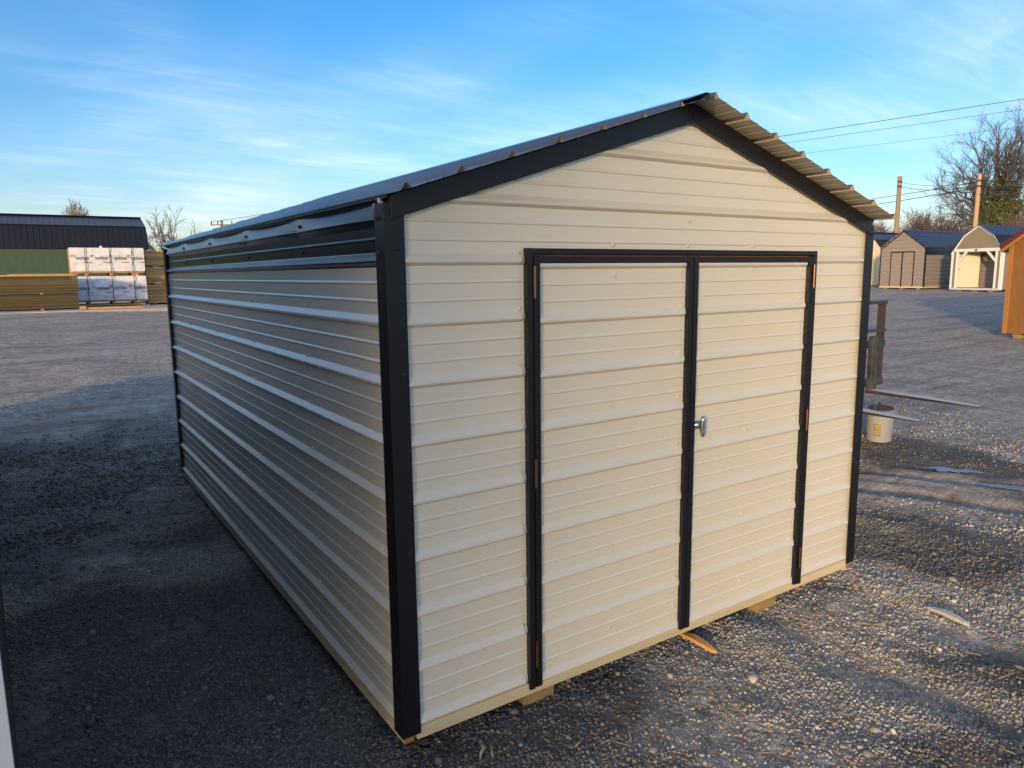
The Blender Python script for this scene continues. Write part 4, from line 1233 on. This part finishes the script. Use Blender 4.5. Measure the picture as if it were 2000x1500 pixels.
# tree right of the green barn
pm = dict(seg=[3, 6, 5, 4, 3], bend=[.05, .08, .12, .16, .2], up=[.0, .03, .03, .02, .0], taper=.45, start=[0, 1, 0, 0, 0],
          kids=[2, 1, 1, 1, 1], ang=[(.55, 1.0), (.35, .7), (.4, .85), (.4, .9), (.4, .9)], len=[(1.0, 1.35), (.4, .6), (.42, .65), (.45, .7), (.5, .7)], rmin=.011)
b2 = at_depth(332, 480, 42); bare_tree("bare_tree", "small bare spreading tree between the green barn and the foreground shed", (b2.x, b2.y, .70), 18, 1.75, .12, pm, 4, M['bark'], half=2.25, height=5.1)
pm1 = dict(seg=[4, 5, 4, 3, 3], bend=[.03, .08, .14, .2, .2], up=[.0, .05, .05, .02, .0], taper=.4, start=[1, 0, 0, 0, 0],
           kids=[3, 2, 2, 1, 1], ang=[(.2, .5), (.3, .7), (.4, .9), (.4, 1), (.4, .9)], len=[(.5, .7), (.36, .5), (.45, .65), (.45, .7), (.5, .7)], rmin=.013)
b1 = at_depth(152, 480, 50); bare_tree("bare_tree", "round twiggy bare tree showing above the green barn's roof", (b1.x, b1.y, .7), 10, 3.0, .14, pm1, 4, M['bark_pale'], half=1.35, height=6.55)
# big ivy tree
pmb = dict(seg=[4, 4, 5, 4, 3, 3], bend=[.02, .05, .09, .14, .2, .2], up=[.0, .03, .07, .04, .02, 0], taper=.5, start=[1, 1, 0, 0, 0, 0],
           kids=[1, 1, 1, 1, 1, 1], ang=[(.3, .6), (.4, .8), (.35, .75), (.4, .9), (.4, .9), (.4, .9)], len=[(.5, .7), (.45, .6), (.45, .62), (.5, .7), (.5, .7), (.5, .7)], rmin=.013)
bt = at_depth(1936, 545, 75)
ivy_tree = empty("ivy_tree", (bt.x, bt.y, bt.z - .3)); tag(ivy_tree, "tall bare tree with ivy-covered trunk behind the porch barn", "tree")
rg = np.random.RandomState(41)
ra, fa = np.array((RGT.x, RGT.y, 0)), np.array((FWD.x, FWD.y, 0)); ra /= np.linalg.norm(ra); fa /= np.linalg.norm(fa)
segs_b = []
cur = np.zeros(3)
for k in range(6):
    nxt = np.array((0, 0, 1.15 * (k + 1))) + rg.normal(0, .05, 3) * (1, 1, 0)
    segs_b.append((cur, nxt, .72 - .05 * k, .72 - .05 * (k + 1), 0)); cur = nxt
ENDS = ((-4.4, 8.6, 4.2, .20), (-5.1, 11.2, 4.6, .26), (-4.2, 13.6, 5.0, .28), (-2.7, 15.7, 5.6, .31), (-1.0, 17.0, 6.2, .34), (.8, 17.3, 6.6, .36), (2.4, 16.4, 6.2, .32),
        (3.9, 14.6, 5.4, .29), (5.0, 12.0, 5.0, .27), (4.7, 9.2, 4.4, .20), (-3.4, 12.0, 5.0, .22), (3.0, 12.6, 5.2, .22), (-.6, 14.0, 6.0, .25))
for ex, ez, z0, r0 in ENDS:
    ez *= .87
    E_ = ra * ex + fa * rg.uniform(-3.2, 3.2) + np.array((0, 0, ez)); P0 = np.array((0, 0, z0)) + ra * np.sign(ex) * .12
    n_st = 11; prev = P0; side = rg.normal(0, .16, (n_st + 1, 3))
    for i in range(n_st):
        t1 = (i + 1) / n_st
        h = np.array(((E_ - P0)[0] * t1 ** 1.25, (E_ - P0)[1] * t1 ** 1.25, (E_ - P0)[2] * t1 ** .88))
        nxt = P0 + h + side[i] * (1 if i < n_st - 1 else 0)
        ra0, ra1 = r0 * (1 - .86 * i / n_st), r0 * (1 - .86 * t1)
        segs_b.append((prev, nxt, ra0, max(ra1, .02), 1))
        if i >= 2:
            dd = (nxt - prev) / np.linalg.norm(nxt - prev)
            for _ in range(2):
                o = rg.normal(0, 1, 3); o -= dd * o.dot(dd); o /= np.linalg.norm(o)
                an = rg.uniform(.45, .95)
                grow(rg, nxt, dd * math.cos(an) + o * math.sin(an), rg.uniform(1.6, 2.9) * (1.1 - .45 * t1), max(.018, ra1 * .42), 2, 4, segs_b, pmb)
        prev = nxt
V, F = tubes([q for q in segs_b if q[4] == 0], 9); bulk_mesh("trunk", V, F, M['bark_dark'], ivy_tree)
V, F = tubes([q for q in segs_b if q[4] == 1], 6); bulk_mesh("limbs", V, F, M['bark_dark'], ivy_tree)
V, F = tubes([q for q in segs_b if q[4] > 1], 3); bulk_mesh("crown", V, F, M['bark_dark'], ivy_tree)
rg = np.random.RandomState(77)
iv_v, iv_f = [], []
cand = [s for s in segs_b if s[4] <= 1 and s[0][2] < 10.0 and math.hypot(s[0][0], s[0][1]) < 1.7]
LV = []
for s in cand:
    n = int(20 + (2600 if s[4] == 0 else 2100) * s[2] * max(.08, 1 - max(0, s[0][2] - 5) / 5.0))
    t = rg.rand(n)[:, None]
    c = s[0] + (s[1] - s[0]) * t
    off = rg.normal(0, 1, (n, 3)); off /= np.linalg.norm(off, axis=1)[:, None]
    clump = 1 + .9 * np.clip(fbm(c[:, 2] * 1.3, c[:, 0] * 1.3 + 20, 2) - .2, 0, 1)
    c = c + off * ((s[2] + rg.rand(n) * .38) * clump)[:, None]
    LV.append(c)
LV = np.concatenate(LV); n = len(LV)
a = rg.normal(0, 1, (n, 3)); a /= np.linalg.norm(a, axis=1)[:, None]
b = np.cross(a, rg.normal(0, 1, (n, 3))); b /= np.linalg.norm(b, axis=1)[:, None]
sz = rg.uniform(.07, .16, n)[:, None]
VV = np.stack([LV - a*sz, LV + b*sz*.7, LV + a*sz, LV - b*sz*.7], 1).reshape(-1, 3)
FF = np.arange(4 * n).reshape(-1, 4)
iv = bulk_mesh("ivy", VV, FF, M['ivy'], ivy_tree); iv["label"] = "dark green ivy clinging to the trunk"

# distant leafless wood
pmw = dict(seg=[3, 4, 3, 3], bend=[.06, .12, .2, .2], up=[0, .05, .04, 0], taper=.5, start=[0, 0, 0, 0], kids=[3, 2, 1, 1],
           ang=[(.3, .8), (.35, .9), (.4, 1.0), (.4, 1)], len=[(.55, .8), (.45, .65), (.5, .7), (.5, .7)], rmin=.022)
tmpl = []
for k in range(5):
    out = []; grow(np.random.RandomState(50 + k), np.zeros(3), np.array((0, 0, 1.)), 3.6, .13, 0, 3, out, pmw)
    V, F = tubes(out, 3); tmpl.append((V, F))
rg = np.random.RandomState(3)
VS, FS, base_i = [], [], 0
for k in range(130):
    az = rad(rg.uniform(54, 84)); dist = rg.uniform(84, 150)
    x, y = CAM.x + dist * math.sin(az), CAM.y + dist * math.cos(az)
    V, F = tmpl[k % 5]
    s = rg.uniform(.78, 1.12) * (dist / 112) ** .9 * (1 + .10 * math.sin(az * 23))
    th = rg.uniform(0, 6.28); c, si = math.cos(th), math.sin(th)
    Vk = np.stack([(V[:, 0] * c - V[:, 1] * si) * s * 1.15 + x, (V[:, 0] * si + V[:, 1] * c) * s * 1.15 + y, V[:, 2] * s + float(base_ground(x, y)) - .2], 1)
    VS.append(Vk); FS.append(F + base_i); base_i += len(Vk)
woods = bulk_mesh("leafless_wood", np.concatenate(VS), np.concatenate(FS), M['wood_far'])
tag(woods, "russet leafless wood along the horizon behind the far sheds", "wood", kind="stuff")

# ------------------------------------------------------------------ utility poles and wires
M['pole'] = noise_mat("weathered_pole", (.22, .17, .115), (.31, .24, .165), 2, .85, (8, 8, .5))
M['pole_o'] = noise_mat("fresh_pole", (.40, .26, .165), (.50, .34, .225), 2, .85, (8, 8, .5))
M['wire'] = principled("black_wire", (.012, .012, .014), .6)[0]
def pole(label, px_top, py_top, px_b, py_b, D, r, mat, base_z):
    top = at_depth(px_top, py_top, D); bot = at_depth(px_b, py_b, D)
    ax = (top - bot).normalized(); ax.z = max(ax.z, .5)
    bot = top - ax * ((top.z - base_z) / ax.z)
    t = empty("utility_pole", bot); tag(t, label, "pole")
    mb = MB(); mb.tube([(0, 0, 0), (top - bot)], [r * 1.2, r], 14); mb.obj("post", mat, t, smooth=False)
    ax2 = (top - bot).normalized()
    for dz_ in (.55, 1.0):
        c_ = (top - bot) - ax2 * dz_
        mb = MB(); mb.tube([c_ - ax2 * .06, c_ + ax2 * .06], r * 1.12, 14); mb.obj("band_clamp", M['blackish'], t)
    return t, bot, top
p1, p1b, p1t = pole("weathered wooden pole rising behind the taupe metal shed", 1758, 345, 1750, 460, 72, .20, M['pole'], .8)
p2, p2b, p2t = pole("fresh orange wooden pole rising behind the porch barn", 1914, 340, 1904, 447, 58, .155, M['pole_o'], .8)
p3, p3b, p3t = pole("small distant pole with crossarm above the foreground shed's roof", 433, 431, 433, 470, 80, .13, M['pole'], .9)
mb = MB(); c0 = p3t - p3b; dv = Vector((.83, -.55, 0))
mb.beam(c0 - dv * 1.25 - Vector((0, 0, .45)), c0 + dv * 1.25 - Vector((0, 0, .45)), .12, .14); mb.obj("crossarm", M['pole'], p3)
for q in (-1.15, -.45, 1.1):
    mb = MB(); a = c0 + dv * q - Vector((0, 0, .38)); mb.tube([a, a + Vector((0, 0, .30))], [.05, .07], 8); mb.obj("insulator", M['blackish'], p3)
mb = MB(); mb.tube([c0 + Vector((.2, -.2, -1.5)), c0 + Vector((.2, -.2, -.7))], .19, 10); mb.obj("transformer", M['blackish'], p3)

def wire(label, a, b, sag, r, mat=None, n=18, group=None):
    a, b = Vector(a), Vector(b)
    pts = []
    for i in range(n + 1):
        t = i / n; p = a.lerp(b, t); p.z -= sag * 4 * t * (1 - t); pts.append(p)
    mb = MB(); mb.tube(pts, r, 5)
    o = mb.obj("power_line", mat or M['wire']); tag(o, label, "wire", group)
    return o
for k, (px, py, rr) in enumerate(((2000, 189, .020), (2000, 209, .014), (2000, 243, .010))):
    q = (-1.15, -.45, 1.1)[k]
    a = p3b + c0 + dv * q - Vector((0, 0, .1))
    b = at_depth(px, py, 46); b2_ = a + (b - a) * 1.45
    wire(("highest", "middle", "lowest")[k] + " of three thin power lines crossing the sky at the upper right", a, b2_, .15, rr, group="sky power lines")
def axis_pt(t_, b_, z): return b_ + (t_ - b_) * ((z - b_.z) / (t_.z - b_.z))
za = p1t.z - .6
w1a, w1b = axis_pt(p1t, p1b, p1t.z - .55), axis_pt(p1t, p1b, p1t.z - 1.0)
w2a, w2b = axis_pt(p2t, p2b, p2t.z - .55), axis_pt(p2t, p2b, p2t.z - .95)
wire("thin slack wire strung between the two wooden poles", w1a, w2a, .35, .018)
wire("lower slack wire strung between the two wooden poles", w1b, w2b, .30, .022)
l1, l2 = at_depth(1640, 396, 95), at_depth(1640, 408, 95)
wire("upper black cable running from the orange pole down behind the shed roof", l1, w2a + Vector((0, 0, -.05)), .12, .030)
wire("lower black cable running from the orange pole down behind the shed roof", l2, w2b + Vector((0, 0, -.1)), .12, .034)
r1, r2, r3 = at_depth(2120, 352, 46), at_depth(2120, 366, 46), at_depth(2120, 382, 46)
wire("upper black cable running right from the orange pole across the ivy tree", w2a, r1, .05, .024)
wb = wire("thick black cable with a splice case running right from the orange pole", w2b, r2, .05, .030)
s0 = at_depth(1949, 369, 56.2); s1 = at_depth(1974, 371, 54.6)
mb = MB(); mb.tube([s0, s1], .11, 10); mb.obj("splice_case", M['wire'], wb)
wire("lowest thin cable running right from the orange pole", axis_pt(p2t, p2b, p2t.z - 1.6), r3, .1, .016)

# ------------------------------------------------------------------ unseen evergreen added towards the sun to shade the shed front's left
sd = Vector((math.sin(SUN_AZ), math.cos(SUN_AZ), 0)); pd = Vector((-sd.y, sd.x, 0))
if pd.x < 0: pd = -pd
EV_D, EV_R, EV_EDGE = 30.0, 3.1, .75
ep = sd * EV_D + pd * (EV_EDGE - EV_R)
ev = empty("added_shade_tree", (ep.x, ep.y, -.2)); tag(ev, "dense columnar evergreen added out of view to shade the shed front", "tree")
mb = MB(); mb.tube([(0, 0, 0), (0, 0, 8.6)], [.24, .05], 10); mb.obj("trunk", M['bark'], ev)
rg = np.random.RandomState(5); n = 15000
zz = rg.uniform(.6, 9.4, n); rr_ = EV_R * np.clip((9.8 - zz) / 1.8, .1, 1) ** .6 * (.8 + .35 * fbm(zz * 1.4, rg.rand(n) * 3, 2)); aa = rg.uniform(0, 6.283, n)
rr_ = rr_ * np.sqrt(rg.uniform(.05, 1, n))
Pv = np.stack([rr_ * np.cos(aa), rr_ * np.sin(aa), zz], 1)
a = rg.normal(0, 1, (n, 3)); a[:, 2] *= .6; a /= np.linalg.norm(a, axis=1)[:, None]
b = np.cross(a, rg.normal(0, 1, (n, 3))); b /= np.linalg.norm(b, axis=1)[:, None]
sz = rg.uniform(.16, .34, n)[:, None]
VV = np.stack([Pv - a*sz, Pv + b*sz*.6, Pv + a*sz, Pv - b*sz*.6], 1).reshape(-1, 3)
bulk_mesh("crown", VV, np.arange(4 * n).reshape(-1, 4), noise_mat("added_shade_foliage", (.03, .055, .025), (.05, .08, .035), 2, .8), ev)
